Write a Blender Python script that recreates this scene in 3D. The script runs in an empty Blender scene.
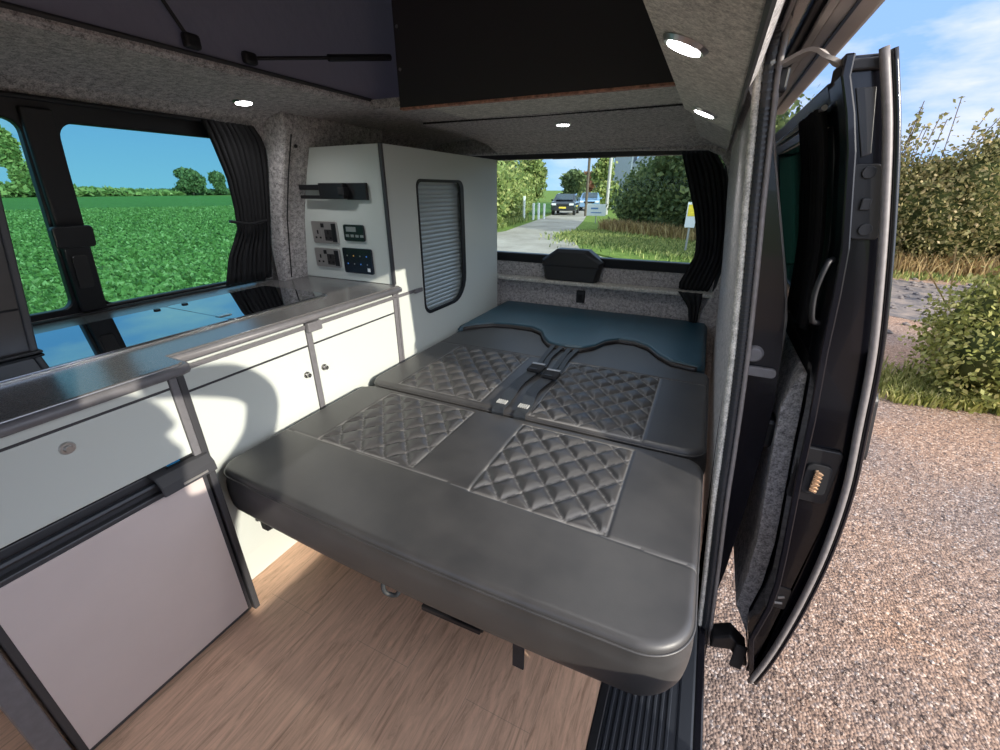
import bpy, bmesh, math, random
import numpy as np
from mathutils import Vector, Matrix
C = bpy.context.scene.collection
R = math.radians
PI = math.pi
sc = bpy.context.scene

# ------------------------------------------------------------------ materials
MT = {}
def nmat(name):
    m = bpy.data.materials.new(name); m.use_nodes = True
    nt = m.node_tree; b = nt.nodes['Principled BSDF']
    MT[name] = m
    return m, nt, b
def N(nt, t, **k):
    n = nt.nodes.new(t)
    for a, v in k.items():
        if a.startswith('i_'):
            n.inputs[a[2:].replace('_', ' ')].default_value = v
        else: setattr(n, a, v)
    return n
def L(nt, a, b): nt.links.new(a, b)
def objco(nt, scale=(1,1,1)):
    tc = N(nt, 'ShaderNodeTexCoord'); mp = N(nt, 'ShaderNodeMapping')
    mp.inputs['Scale'].default_value = scale
    L(nt, tc.outputs['Object'], mp.inputs['Vector'])
    return mp.outputs['Vector']
def ramp(nt, fac, stops):
    r = N(nt, 'ShaderNodeValToRGB'); e = r.color_ramp.elements
    while len(e) < len(stops): e.new(0.5)
    for i, (p, c) in enumerate(stops):
        e[i].position = p; e[i].color = (*c, 1)
    L(nt, fac, r.inputs['Fac'])
    return r.outputs['Color']
def noise(nt, vec, scale, detail=3, rough=.55):
    n = N(nt, 'ShaderNodeTexNoise'); n.inputs['Scale'].default_value = scale
    n.inputs['Detail'].default_value = detail; n.inputs['Roughness'].default_value = rough
    L(nt, vec, n.inputs['Vector']); return n
def bump(nt, b, h, strength=.3, dist=.002):
    bp = N(nt, 'ShaderNodeBump'); bp.inputs['Strength'].default_value = strength
    bp.inputs['Distance'].default_value = dist
    L(nt, h, bp.inputs['Height']); L(nt, bp.outputs['Normal'], b.inputs['Normal'])
def simple(name, col, rough=.5, metal=0, spec=.5, var=0, vs=20, bs=0, bsc=200, bd=.001, ior=None, emit=None, coat=0):
    m, nt, b = nmat(name)
    b.inputs['Base Color'].default_value = (*col, 1)
    b.inputs['Roughness'].default_value = rough; b.inputs['Metallic'].default_value = metal
    b.inputs['Specular IOR Level'].default_value = spec
    b.inputs['Coat Weight'].default_value = coat
    if ior: b.inputs['IOR'].default_value = ior
    v = objco(nt)
    if var:
        n = noise(nt, v, vs, 4)
        L(nt, ramp(nt, n.outputs['Fac'], [(.3, tuple(c*(1-var) for c in col)), (.7, tuple(min(1, c*(1+var)) for c in col))]), b.inputs['Base Color'])
    if bs:
        n2 = noise(nt, v, bsc, 3); bump(nt, b, n2.outputs['Fac'], bs, bd)
    if emit:
        b.inputs['Emission Color'].default_value = (*emit[:3], 1); b.inputs['Emission Strength'].default_value = emit[3]
    return m
def carpet(name, c0, c1):
    m, nt, b = nmat(name); v = objco(nt)
    n = noise(nt, v, 260, 2, .7); n2 = noise(nt, v, 60, 3, .7)
    mx = N(nt, 'ShaderNodeMath', operation='ADD'); L(nt, n.outputs['Fac'], mx.inputs[0]); L(nt, n2.outputs['Fac'], mx.inputs[1])
    hf = N(nt, 'ShaderNodeMath', operation='MULTIPLY'); hf.inputs[1].default_value = .5; L(nt, mx.outputs[0], hf.inputs[0])
    L(nt, ramp(nt, hf.outputs[0], [(.38, c0), (.62, c1)]), b.inputs['Base Color'])
    b.inputs['Roughness'].default_value = 1; b.inputs['Specular IOR Level'].default_value = .1
    b.inputs['Sheen Weight'].default_value = .15
    bump(nt, b, n.outputs['Fac'], .5, .003)
    return m
carpet('carpet', (.16, .15, .15), (.66, .62, .61))
carpet('carpet_pale', (.34, .33, .30), (.80, .77, .70))
simple('cream', (.60, .635, .60), .35, bs=.03, bsc=40)
simple('edging', (.16, .155, .165), .4, var=.1, vs=60)
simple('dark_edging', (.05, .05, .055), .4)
simple('worktop', (.13, .125, .125), .24, var=.2, vs=300, spec=.5, ior=2.3)
simple('black_plastic', (.010, .010, .012), .45, bs=.05, bsc=500)
simple('black_matt', (.010, .010, .012), .8)
simple('black_paint', (.005, .005, .008), .22, spec=.4, coat=.25)
simple('rubber', (.035, .035, .037), .55, bs=.1)
simple('grey_seal', (.22, .20, .195), .45, var=.12, vs=80)
simple('steel', (.55, .54, .53), .28, metal=1)
simple('brass_spring', (.75, .5, .32), .35, metal=.8)
simple('nickel', (.42, .40, .385), .4, metal=.6)
simple('smoked_glass', (.42, .46, .50), .015, metal=1)
simple('tinted_panel', (.032, .03, .03), .3, bs=.05, bsc=20)
simple('fridge_panel', (.66, .57, .545), .45, metal=.05, var=.03, vs=6)
simple('curtain_cloth', (.010, .010, .012), .85, bs=.2, bsc=700)
simple('canvas', (.30, .28, .30), .85, bs=.4, bsc=14, bd=.02)
simple('board_black', (.03, .028, .031), .6)
simple('ply_edge', (.42, .2, .14), .7, var=.6, vs=70)
simple('webbing', (.03, .035, .042), .55, bs=.5, bsc=900)
simple('stitch_white', (.5, .5, .48), .6)
simple('blue_sticker', (.02, .35, .75), .5)
simple('white_paint', (.8, .8, .8), .5)
simple('lamp_glow', (1, 1, 1), .5, emit=(1, 1, 1, 22))
simple('shutter', (.40, .45, .46), .35, metal=.3)
simple('sill_black', (.022, .026, .034), .42)
simple('awning_grey', (.42, .38, .35), .5, var=.08, vs=8)
simple('screen_black', (.012, .013, .02), .2)
simple('led_blue', (.1, .3, .9), .4, emit=(.1, .35, 1, .15))
simple('led_amber', (.9, .5, .1), .4, emit=(1, .5, .1, .1))
simple('skin', (.6, .42, .34), .55)
simple('jacket', (.05, .06, .09), .8)
simple('hair', (.05, .035, .025), .7)
simple('bark', (.12, .09, .065), .9, var=.3, vs=9)
simple('cream_wall', (.5, .52, .5), .8)
simple('slate', (.17, .2, .24), .7)
simple('red_paint', (.65, .06, .06), .35)
simple('car_blue', (.2, .32, .5), .2, coat=1)
simple('car_black', (.02, .025, .035), .15, coat=1)
simple('car_glass', (.06, .08, .1), .05)
simple('tyre', (.02, .02, .02), .8)
simple('plate_yellow', (.9, .65, .08), .5)
simple('yellow_paint', (.95, .7, .05), .5)
simple('tail_red', (.5, .02, .02), .3)
simple('sign_blue', (.12, .25, .5), .5)

def thin_cloth(name, amt, col):
    m = MT[name]; nt = m.node_tree; b = nt.nodes['Principled BSDF']
    tr = N(nt, 'ShaderNodeBsdfTranslucent'); tr.inputs['Color'].default_value = (*col, 1)
    mx = N(nt, 'ShaderNodeMixShader'); mx.inputs[0].default_value = amt
    L(nt, b.outputs[0], mx.inputs[1]); L(nt, tr.outputs[0], mx.inputs[2]); L(nt, mx.outputs[0], nt.nodes['Material Output'].inputs['Surface'])
thin_cloth('canvas', .42, (.34, .32, .35))
# leather, with a per-vertex stitch mask
def leather(name, base, hi, thread):
    m, nt, b = nmat(name); v = objco(nt)
    n = noise(nt, v, 9, 3); n3 = noise(nt, v, 420, 2, .6)
    c = ramp(nt, n.outputs['Fac'], [(.3, base), (.75, hi)])
    at = N(nt, 'ShaderNodeAttribute'); at.attribute_name = 'stitch'
    mx = N(nt, 'ShaderNodeMix', data_type='RGBA')
    L(nt, at.outputs['Fac'], mx.inputs['Factor']); L(nt, c, mx.inputs['A']); mx.inputs['B'].default_value = (*thread, 1)
    L(nt, mx.outputs['Result'], b.inputs['Base Color'])
    b.inputs['Roughness'].default_value = .42; b.inputs['Specular IOR Level'].default_value = .75
    bump(nt, b, n3.outputs['Fac'], .25, .0008)
    rr = N(nt, 'ShaderNodeMapRange'); L(nt, n.outputs['Fac'], rr.inputs['Value']); rr.inputs['To Min'].default_value = .38; rr.inputs['To Max'].default_value = .5
    L(nt, rr.outputs['Result'], b.inputs['Roughness'])
leather('leather', (.040, .039, .040), (.062, .059, .058), (.30, .29, .28))
leather('leather_sky_tint', (.013, .055, .085), (.02, .075, .11), (.05, .07, .08))  # boot mattress: blue sky reflection put into the leather colour
leather('leather_brown', (.022, .018, .017), (.035, .028, .026), (.25, .22, .2))

def wood_floor():
    m, nt, b = nmat('vinyl_wood'); v = objco(nt)
    # planks run along Y: swap axes so brick rows run along Y
    sep = N(nt, 'ShaderNodeSeparateXYZ'); L(nt, v, sep.inputs[0])
    cmb = N(nt, 'ShaderNodeCombineXYZ'); L(nt, sep.outputs['Y'], cmb.inputs['X']); L(nt, sep.outputs['X'], cmb.inputs['Y'])
    br = N(nt, 'ShaderNodeTexBrick'); L(nt, cmb.outputs[0], br.inputs['Vector'])
    br.inputs['Scale'].default_value = 1; br.inputs['Brick Width'].default_value = .9; br.inputs['Row Height'].default_value = .185
    br.inputs['Mortar Size'].default_value = .0009; br.inputs['Mortar Smooth'].default_value = .3; br.offset = .37
    br.inputs['Color1'].default_value = (.74, .49, .345, 1); br.inputs['Color2'].default_value = (.78, .525, .375, 1); br.inputs['Mortar'].default_value = (.56, .38, .28, 1)
    mp = N(nt, 'ShaderNodeMapping'); mp.inputs['Scale'].default_value = (22, 2.2, 1); L(nt, v, mp.inputs['Vector'])
    g = noise(nt, mp.outputs['Vector'], 2.0, 8, .72); g.inputs['Distortion'].default_value = 1.6
    gc = ramp(nt, g.outputs['Fac'], [(.32, (.60, .54, .50)), (.47, (.92, .9, .88)), (.62, (1.12, 1.1, 1.08))])
    mx = N(nt, 'ShaderNodeMix', data_type='RGBA', blend_type='MULTIPLY'); mx.inputs['Factor'].default_value = 1.0
    L(nt, br.outputs['Color'], mx.inputs['A']); L(nt, gc, mx.inputs['B']); L(nt, mx.outputs['Result'], b.inputs['Base Color'])
    b.inputs['Roughness'].default_value = .42; b.inputs['Specular IOR Level'].default_value = .35
    bump(nt, b, g.outputs['Fac'], .1, .001)
wood_floor()

def gravel_mat():
    m, nt, b = nmat('gravel'); v = objco(nt)
    vo = N(nt, 'ShaderNodeTexVoronoi'); vo.inputs['Scale'].default_value = 95; L(nt, v, vo.inputs['Vector'])
    vo2 = N(nt, 'ShaderNodeTexVoronoi'); vo2.inputs['Scale'].default_value = 23; L(nt, v, vo2.inputs['Vector'])
    hsv = N(nt, 'ShaderNodeSeparateColor'); L(nt, vo.outputs['Color'], hsv.inputs[0])
    c1 = ramp(nt, hsv.outputs[0], [(0, (.14, .10, .078)), (.4, (.31, .215, .16)), (.8, (.41, .295, .225)), (1, (.62, .52, .44))])
    n = noise(nt, v, .55, 4, .6)
    c2 = ramp(nt, n.outputs['Fac'], [(.38, (.78, .80, .86)), (.58, (1.12, .98, .86))])
    mx = N(nt, 'ShaderNodeMix', data_type='RGBA', blend_type='MULTIPLY'); mx.inputs['Factor'].default_value = 1
    L(nt, c1, mx.inputs['A']); L(nt, c2, mx.inputs['B'])
    L(nt, mx.outputs['Result'], b.inputs['Base Color']); b.inputs['Roughness'].default_value = .85
    ad = N(nt, 'ShaderNodeMath', operation='ADD'); L(nt, vo.outputs['Distance'], ad.inputs[0])
    m2 = N(nt, 'ShaderNodeMath', operation='MULTIPLY'); L(nt, vo2.outputs['Distance'], m2.inputs[0]); m2.inputs[1].default_value = 1.2
    L(nt, m2.outputs[0], ad.inputs[1])
    iv = N(nt, 'ShaderNodeMath', operation='MULTIPLY'); iv.inputs[1].default_value = -1; L(nt, ad.outputs[0], iv.inputs[0])
    bump(nt, b, iv.outputs[0], .7, .010)
gravel_mat()
def patchy(name, stops, scale=3, fine=60, rough=.9, bs=.6, bd=.03):
    m, nt, b = nmat(name); v = objco(nt)
    n = noise(nt, v, scale, 6, .7); L(nt, ramp(nt, n.outputs['Fac'], stops), b.inputs['Base Color'])
    b.inputs['Roughness'].default_value = rough; b.inputs['Specular IOR Level'].default_value = .08; n2 = noise(nt, v, fine, 4, .7); bump(nt, b, n2.outputs['Fac'], bs, bd)
patchy('mud', [(.35, (.10, .10, .11)), (.5, (.24, .21, .19)), (.65, (.36, .29, .24))], 2.2, 40, .6)
patchy('field', [(.3, (.07, .15, .03)), (.55, (.13, .25, .06)), (.75, (.20, .32, .10))], 1.5, 8, .8, 1, .2)
patchy('grass', [(.3, (.09, .14, .03)), (.6, (.2, .27, .06)), (.8, (.38, .36, .14))], 4, 50)
patchy('road', [(.35, (.30, .26, .22)), (.7, (.48, .43, .37))], .6, 30, .85, .2)

def leaf_mat(name, cols, trans=.35):
    m = bpy.data.materials.new(name); m.use_nodes = True; nt = m.node_tree; MT[name] = m
    b = nt.nodes['Principled BSDF']; b.inputs['Roughness'].default_value = .55; b.inputs['Specular IOR Level'].default_value = .25
    at = N(nt, 'ShaderNodeAttribute'); at.attribute_name = 'tone'
    k = len(cols)
    col = ramp(nt, at.outputs['Fac'], [(i/(k-1), c) for i, c in enumerate(cols)])
    L(nt, col, b.inputs['Base Color'])
    tr = N(nt, 'ShaderNodeBsdfTranslucent'); L(nt, col, tr.inputs['Color'])
    mx = N(nt, 'ShaderNodeMixShader'); mx.inputs[0].default_value = trans
    L(nt, b.outputs[0], mx.inputs[1]); L(nt, tr.outputs[0], mx.inputs[2])
    L(nt, mx.outputs[0], nt.nodes['Material Output'].inputs['Surface'])
leaf_mat('leaf_hedge', [(.07, .08, .025), (.19, .19, .07), (.36, .31, .13), (.55, .43, .24)])
leaf_mat('leaf_green', [(.07, .11, .03), (.19, .25, .07), (.36, .40, .13), (.58, .53, .2)])
leaf_mat('leaf_yellow', [(.10, .12, .03), (.26, .28, .07), (.45, .44, .14), (.68, .60, .26)])
leaf_mat('leaf_dark', [(.05, .08, .035), (.15, .20, .08), (.33, .36, .14)])
leaf_mat('leaf_dry', [(.24, .15, .07), (.42, .29, .13), (.6, .46, .22)])
leaf_mat('leaf_crop', [(.04, .09, .02), (.12, .21, .05), (.22, .34, .09), (.45, .52, .22)])
leaf_mat('leaf_autumn', [(.14, .05, .03), (.25, .11, .06), (.3, .18, .07)])

def glass(name, tint, refl=1.45, rmul=1.0):
    m = bpy.data.materials.new(name); m.use_nodes = True; nt = m.node_tree; MT[name] = m
    nt.nodes.remove(nt.nodes['Principled BSDF'])
    t = N(nt, 'ShaderNodeBsdfTransparent'); t.inputs['Color'].default_value = (*tint, 1)
    g = N(nt, 'ShaderNodeBsdfGlossy'); g.inputs['Roughness'].default_value = .01
    f = N(nt, 'ShaderNodeFresnel'); f.inputs['IOR'].default_value = refl
    mx = N(nt, 'ShaderNodeMixShader'); L(nt, f.outputs[0], mx.inputs[0]); L(nt, t.outputs[0], mx.inputs[1]); L(nt, g.outputs[0], mx.inputs[2])
    L(nt, mx.outputs[0], nt.nodes['Material Output'].inputs['Surface'])
glass('glass_side', (.52, .78, .77), 1.2)
glass('glass_rear', (.86, .95, .95), 1.12)
glass('glass_door', (.3, .62, .55))

# ------------------------------------------------------------------ helpers
def tag(o, label=None, cat=None, group=None, kind=None):
    if label: o['label'] = label
    if cat: o['category'] = cat
    if group: o['group'] = group
    if kind: o['kind'] = kind
    return o
def empty(name, loc, label=None, cat=None, group=None, kind=None):
    o = bpy.data.objects.new(name, None); o.empty_display_size = .05; C.objects.link(o); o.location = loc
    return tag(o, label, cat, group, kind)
def shift(o, par):
    """world-space mesh under a parent Empty: keep world position"""
    if par is not None:
        o.parent = par
        p = par; off = Vector((0, 0, 0))
        while p is not None: off += p.location; p = p.parent
        o.location = -off
def mk(name, vs, fs, mat, par=None, smooth=False, mats=None, mi=None):
    me = bpy.data.meshes.new(name); me.from_pydata([tuple(v) for v in vs], [], fs); me.update()
    bm = bmesh.new(); bm.from_mesh(me); bmesh.ops.recalc_face_normals(bm, faces=bm.faces); bm.to_mesh(me); bm.free()
    for m in (mats or [mat]): me.materials.append(MT[m])
    if mi: me.polygons.foreach_set('material_index', mi)
    if smooth: me.polygons.foreach_set('use_smooth', [True]*len(me.polygons))
    o = bpy.data.objects.new(name, me); C.objects.link(o); shift(o, par)
    return o
class MB:
    def __init__(s): s.v = []; s.f = []
    def add(s, vs, fs):
        n = len(s.v); s.v += [tuple(v) for v in vs]; s.f += [tuple(i+n for i in f) for f in fs]; return s
    def box(s, x0, x1, y0, y1, z0, z1):
        return s.add([(x0,y0,z0),(x1,y0,z0),(x1,y1,z0),(x0,y1,z0),(x0,y0,z1),(x1,y0,z1),(x1,y1,z1),(x0,y1,z1)],
                     [(0,3,2,1),(4,5,6,7),(0,1,5,4),(1,2,6,5),(2,3,7,6),(3,0,4,7)])
    def prism(s, pts, fn, d):
        """pts 2D loop, fn maps (u,v)->3D, d offset vector"""
        n = len(pts); a = [Vector(fn(u, v)) for u, v in pts]; b = [p+Vector(d) for p in a]
        return s.add(a+b, [tuple(range(n)), tuple(range(2*n-1, n-1, -1))]+[(i, (i+1) % n, n+(i+1) % n, n+i) for i in range(n)])
    def tube(s, pts, r, k=8, cap=True, rs=None):
        pts = [Vector(p) for p in pts]; n = len(pts); vs = []; fs = []
        up = Vector((0, 0, 1)); prev = None
        for i, p in enumerate(pts):
            t = (pts[min(i+1, n-1)]-pts[max(i-1, 0)]).normalized()
            if prev is None:
                a = up if abs(t.z) < .9 else Vector((1, 0, 0)); u = (a-t*a.dot(t)).normalized()
            else: u = (prev-t*prev.dot(t)).normalized()
            prev = u; w = t.cross(u); rr = rs[i] if rs else r
            for j in range(k):
                an = 2*PI*j/k; vs.append(p+(u*math.cos(an)+w*math.sin(an))*rr)
        for i in range(n-1):
            for j in range(k): fs.append((i*k+j, i*k+(j+1) % k, (i+1)*k+(j+1) % k, (i+1)*k+j))
        if cap: fs += [tuple(range(k-1, -1, -1)), tuple(range((n-1)*k, n*k))]
        return s.add(vs, fs)
    def disc(s, c, nrm, r, h, k=24, r2=None):
        c = Vector(c); nrm = Vector(nrm).normalized()
        return s.tube([c, c+nrm*h], r, k, rs=[r, r if r2 is None else r2])
    def build(s, name, mat, par=None, bev=0, smooth=False, seg=2):
        o = mk(name, s.v, s.f, mat, par, smooth)
        if bev:
            m = o.modifiers.new('bevel', 'BEVEL'); m.width = bev; m.segments = seg; m.limit_method = 'ANGLE'; m.angle_limit = R(40)
            m.harden_normals = False
        return o
def box(name, x0, x1, y0, y1, z0, z1, mat, par=None, bev=.002): return MB().box(x0, x1, y0, y1, z0, z1).build(name, mat, par, bev)
def rrect(u0, u1, v0, v1, r, k=6):
    rs = r if isinstance(r, (list, tuple)) else [r]*4   # order: (u0,v0),(u1,v0),(u1,v1),(u0,v1)
    out = []
    for (cu, cv, a0), q in zip([(u0, v0, 180), (u1, v0, 270), (u1, v1, 0), (u0, v1, 90)], rs):
        su = 1 if cu == u0 else -1; sv = 1 if cv == v0 else -1
        for i in range(k+1):
            a = R(a0+90*i/k); out.append((cu+su*q+q*math.cos(a), cv+sv*q+q*math.sin(a)))
    return out
def holed(name, outer, holes, fn, d, mat, par=None, bev=0):
    bm = bmesh.new(); edges = []
    for lp in [outer]+holes:
        vs = [bm.verts.new((u, v, 0)) for u, v in lp]
        edges += [bm.edges.new((vs[i], vs[(i+1) % len(vs)])) for i in range(len(vs))]
    bmesh.ops.triangle_fill(bm, use_beauty=True, use_dissolve=False, edges=edges)
    bm.verts.ensure_lookup_table(); bm.verts.index_update()
    base = [v.co.copy() for v in bm.verts]; faces = [tuple(v.index for v in f.verts) for f in bm.faces]; bm.free()
    n = len(base); A = [Vector(fn(p.x, p.y)) for p in base]; B = [a+Vector(d) for a in A]
    fs = list(faces)+[tuple(i+n for i in reversed(f)) for f in faces]
    k = 0
    for lp in [outer]+holes:
        m_ = len(lp)
        for i in range(m_): a, b = k+i, k+(i+1) % m_; fs.append((a, b, b+n, a+n))
        k += m_
    o = mk(name, A+B, fs, mat, par)
    if bev:
        m = o.modifiers.new('bevel', 'BEVEL'); m.width = bev; m.segments = 2; m.limit_method = 'ANGLE'; m.angle_limit = R(50)
    return o
def dup_tree(o, par=None):
    c = o.copy(); C.objects.link(c); c.parent = par
    for ch in list(o.children): dup_tree(ch, c)
    return c
def lerp(x, pts):
    if x <= pts[0][0]: return pts[0][1]
    for (a, b), (c, d) in zip(pts, pts[1:]):
        if x <= c: return b+(d-b)*(x-a)/(c-a)
    return pts[-1][1]
def smooth_pts(pts, k=6):
    """Catmull-Rom through 3D points"""
    P = [Vector(p) for p in pts]; P = [2*P[0]-P[1]]+P+[2*P[-1]-P[-2]]; out = []
    for i in range(1, len(P)-2):
        for j in range(k):
            t = j/k; a, b, c, d = P[i-1:i+3]
            out.append(.5*((2*b)+(c-a)*t+(2*a-5*b+4*c-d)*t*t+(3*b-a-3*c+d)*t**3))
    out.append(P[-2]); return out

# ------------------------------------------------------------------ van shell
XW = lambda z: -1.85+(z-.85)*.25                       # left wall, leaning in with height
PR = [(-.12, .207), (.1, .185), (.44, .150), (.70, .128), (.88, .110), (1.05, .090), (1.2, .070), (1.35, .052), (1.48, .038), (1.56, .02)]
XP = lambda z: lerp(z, PR)                             # body side at the sliding door opening
FRONT = -1.2
box('floor', -2.08, -.052, FRONT, 2.62, -.03, 0, 'vinyl_wood', bev=0); tag(bpy.data.objects['floor'], 'light oak effect vinyl plank floor of the van', kind='structure')
# left wall with window hole
out = [(FRONT, 0), (2.60, 0), (2.60, 1.49), (FRONT, 1.49)]
WH = rrect(-1.0, 1.345, .856, 1.462, .09)
o = holed('wall_left', out, [WH], lambda u, v: (XW(v), u, v), (-.045, 0, 0), 'carpet'); tag(o, 'grey carpeted van side wall around the long side window', kind='structure')
# carpet column that bulges in beside the tall cabinet
XC = lambda z: lerp(z, [(0, -1.775), (.85, -1.742), (1.12, -1.695), (1.30, -1.635), (1.45, -1.575)])
zc = [0, .85, 1.0, 1.12, 1.21, 1.30, 1.38, 1.45, 1.515]
o = MB().prism([(XC(z), z) for z in zc]+[(-1.80, 1.515), (-1.80, 0)], lambda u, v: (u, 1.352, v), (0, .60, 0)).build('wall_left_column', 'carpet', bev=.012); tag(o, 'grey carpet column between the side window curtain and the tall cabinet', kind='structure')
# seam + hole in the carpet column beside the curtain
b = MB(); b.tube([(XC(z)+.0005, 1.385, z) for z in (.86, 1.12, 1.30, 1.44)], .003, 6); b.build('trim_1', 'black_matt'); tag(bpy.data.objects['trim_1'], 'vertical seam in the grey carpet beside the side window curtain', kind='structure')
b = MB(); b.disc((XC(1.40), 1.41, 1.40), (1, 0, 0), .007, .004); o = b.build('trim_2', 'black_matt'); tag(o, 'small dark fixing hole in the grey carpet column', kind='structure')
# cornice + left roof side
prof = [(-1.700, 1.463), (-1.69, 1.474), (-1.65, 1.497), (-1.58, 1.512), (-1.45, 1.520), (-1.25, 1.524), (-1.235, 1.532), (-1.235, 1.548), (-1.5, 1.57), (-1.68, 1.55), (-1.76, 1.50), (-1.75, 1.463)]
o = MB().prism(prof, lambda u, v: (u, FRONT, v), (0, 2.62-FRONT, 0)).build('ceiling_left', 'carpet', smooth=False); tag(o, 'grey carpet cornice between side window and roof opening', kind='structure')
o = MB().tube([(-1.236, FRONT, 1.545), (-1.236, 1.62, 1.545)], .006).build('trim_3', 'rubber'); tag(o, 'black rubber edge of the roof opening above the side window', kind='structure')
# rear ceiling
prof = [(1.475, 1.515), (1.80, 1.515), (1.84, 1.503), (2.2, 1.495), (2.45, 1.475), (2.60, 1.44), (2.62, 1.43), (2.66, 1.47), (2.66, 1.545), (1.475, 1.545)]
o = MB().prism(prof, lambda u, v: (-1.24, u, v), (1.27, 0, 0)).build('ceiling_rear', 'carpet'); tag(o, 'grey carpet ceiling above the rear window', kind='structure')
o = MB().tube([(-1.235, 1.815, 1.507), (-.7, 1.83, 1.508), (-.10, 1.82, 1.508)], .004, 6).build('trim_4', 'black_matt'); tag(o, 'dark seam across the rear ceiling behind the black board', kind='structure')
o = box('trim_5', -1.0, -.10, 1.48, 1.80, 1.509, 1.514, 'carpet_pale', bev=.002); tag(o, 'smooth pale strip of rear ceiling under the black board', kind='structure')
# right trim board (holds two downlights): slopes down towards the door
def XT(t, y=0): return (-.125+.135*t, 1.452-.056*t)
pts = [(-.125, 1.452), (.012, 1.394), (.014, 1.41), (-.115, 1.475)]
a0 = [( -.125, 1.535, 1.452), (.012, 1.60, 1.394)]
vs = [(-.125, FRONT, 1.452), (.012, FRONT, 1.394), (.012, 1.60, 1.394), (-.125, 1.535, 1.452)]
vs += [(x+.006, y, z+.02) for x, y, z in vs]
o = MB().add(vs, [(0,1,2,3),(7,6,5,4),(0,4,5,1),(1,5,6,2),(2,6,7,3),(3,7,4,0)]).build('ceiling_right', 'carpet_pale', bev=.003); tag(o, 'pale grey carpet roof side board above the sliding door', kind='structure')
o = MB().tube([(.016, FRONT, 1.394), (.016, 1.62, 1.392)], .005, 6).build('trim_6', 'rubber'); tag(o, 'dark joint beside the carpet board over the sliding door', kind='structure')
# right wall (rear quarter) plus header
zs = [0, .2, .44, .6, .7, .8, .88, .96, 1.05, 1.12, 1.2, 1.28, 1.35, 1.40]
def side_sheet(name, y0, y1, mat, off0=0, off1=.03, zs=zs, extra=None):
    pts = [(XP(z)+off0, z) for z in zs]; 
    if extra: pts += extra
    pts += [(x+off1-off0, z+(.012 if i else 0)) for i, (x, z) in enumerate(reversed(pts))]
    return MB().prism(pts, lambda u, v: (u, y0, v), (0, y1-y0, 0)).build(name, mat)
# header curve: from wall top curling to the trim board
o = side_sheet('wall_right', 1.10, 2.64, 'carpet', -.012, .02, extra=[(.022, 1.42), (.005, 1.445), (-.03, 1.47), (-.09, 1.49)]); tag(o, 'grey carpeted rear quarter wall behind the sliding door opening', kind='structure')
o = side_sheet('wall_right_front', FRONT, -.14, 'carpet', -.012, .03, extra=[(.02, 1.44)]); tag(o, 'carpeted van side ahead of the sliding door', kind='structure')
# header above the sliding door opening
hp = [(.014, 1.398), (.034, 1.44), (.046, 1.50), (.05, 1.56), (-.02, 1.60), (-.12, 1.60), (-.12, 1.475), (.012, 1.415)]
o = MB().prism(hp, lambda u, v: (u, FRONT, v), (0, 3.85, 0)).build('trim_7', 'carpet', bev=.004); tag(o, 'carpeted header between roof board and sliding door seal', kind='structure')
o = holed('wall_front', [(-1.86, 0), (.22, 0), (.15, .6), (.10, 1.2), (.05, 1.56), (-1.7, 1.56), (-1.86, .85)], [rrect(-1.62, -.03, .55, 1.40, .12)], lambda u, v: (u, FRONT, v), (0, .04, 0), 'carpet'); tag(o, 'unseen front closure with wide opening, added to cut light from the cab end', kind='structure')  # unseen closure added behind the camera to cut ambient light
o = box('trim_15', -1.33, .04, FRONT, FRONT+.015, 1.546, 2.15, 'canvas', bev=0); tag(o, 'front canvas wall of the raised roof', kind='structure')
# rear wall with aperture
ap = [(-1.5, .40), (.02, .40), (.042, .60), (.095, .74), (.112, .88), (.104, 1.0), (.086, 1.12), (.062, 1.24), (.03, 1.34), (-.012, 1.395), (-.07, 1.420), (-.4, 1.428), (-.8, 1.432), (-1.5, 1.432)]
o = holed('wall_back', [(-1.79, 0), (.22, 0), (.17, .5), (.14, .9), (.10, 1.2), (.05, 1.45), (-.1, 1.6), (-1.75, 1.6), (-1.80, 1.45)], [ap], lambda u, v: (u, 2.60, v), (0, .05, 0), 'carpet', bev=.012); tag(o, 'grey carpeted rounded surround of the tailgate opening', kind='structure')

# tailgate
tg = empty('door_1', (-.65, 2.72, .4), 'black framed tailgate with grey carpeted lower panel, closed', kind='structure')
o = holed('frame', rrect(-1.62, .17, .35, 1.50, .06), [rrect(-1.42, .02, .845, 1.408, .05)], lambda u, v: (u, 2.70, v), (0, .05, 0), 'black_plastic', tg, bev=.006)
MB().prism([(-.0, 0), (.008, .0), (.02, .05), (.012, .055)], lambda u, v: (-1.42, 2.69-u, .795+v), (1.44, 0, 0)).build('lower_rail', 'black_plastic', tg, .003)
MB().prism([(2.64, .42), (2.655, .675), (2.70, .675), (2.70, .42)], lambda u, v: (-1.5, u, v), (1.58, 0, 0)).build('lower_panel', 'carpet', tg, .004)
MB().prism([(2.685, .70), (2.68, .79), (2.70, .79), (2.70, .70)], lambda u, v: (-1.5, u, v), (1.58, 0, 0)).build('upper_panel', 'carpet', tg, .004)
lt = box('latch_recess', -.70, -.645, 2.636, 2.656, .565, .645, 'black_plastic', tg, .006)
box('latch_pull', -.685, -.66, 2.628, 2.636, .58, .62, 'black_matt', lt, .003)
o = box('shelf_ledge', -1.5, .10, 2.60, 2.70, .678, .70, 'carpet_pale', None, .006); tag(o, 'narrow grey carpeted ledge below the rear window, in front of the tailgate', 'shelf')
w2 = empty('window_2', (-.65, 2.74, .86), 'wide rear tailgate window looking at the lane', kind='structure')
MB().prism(rrect(-1.43, .03, .84, 1.415, .05), lambda u, v: (u, 2.728, v), (0, .004, 0)).build('pane', 'glass_rear', w2)
o = MB().box(-.93, -.55, 2.722, 2.727, 1.405, 1.418).build('brake_lamp', 'black_plastic', w2)
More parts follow.
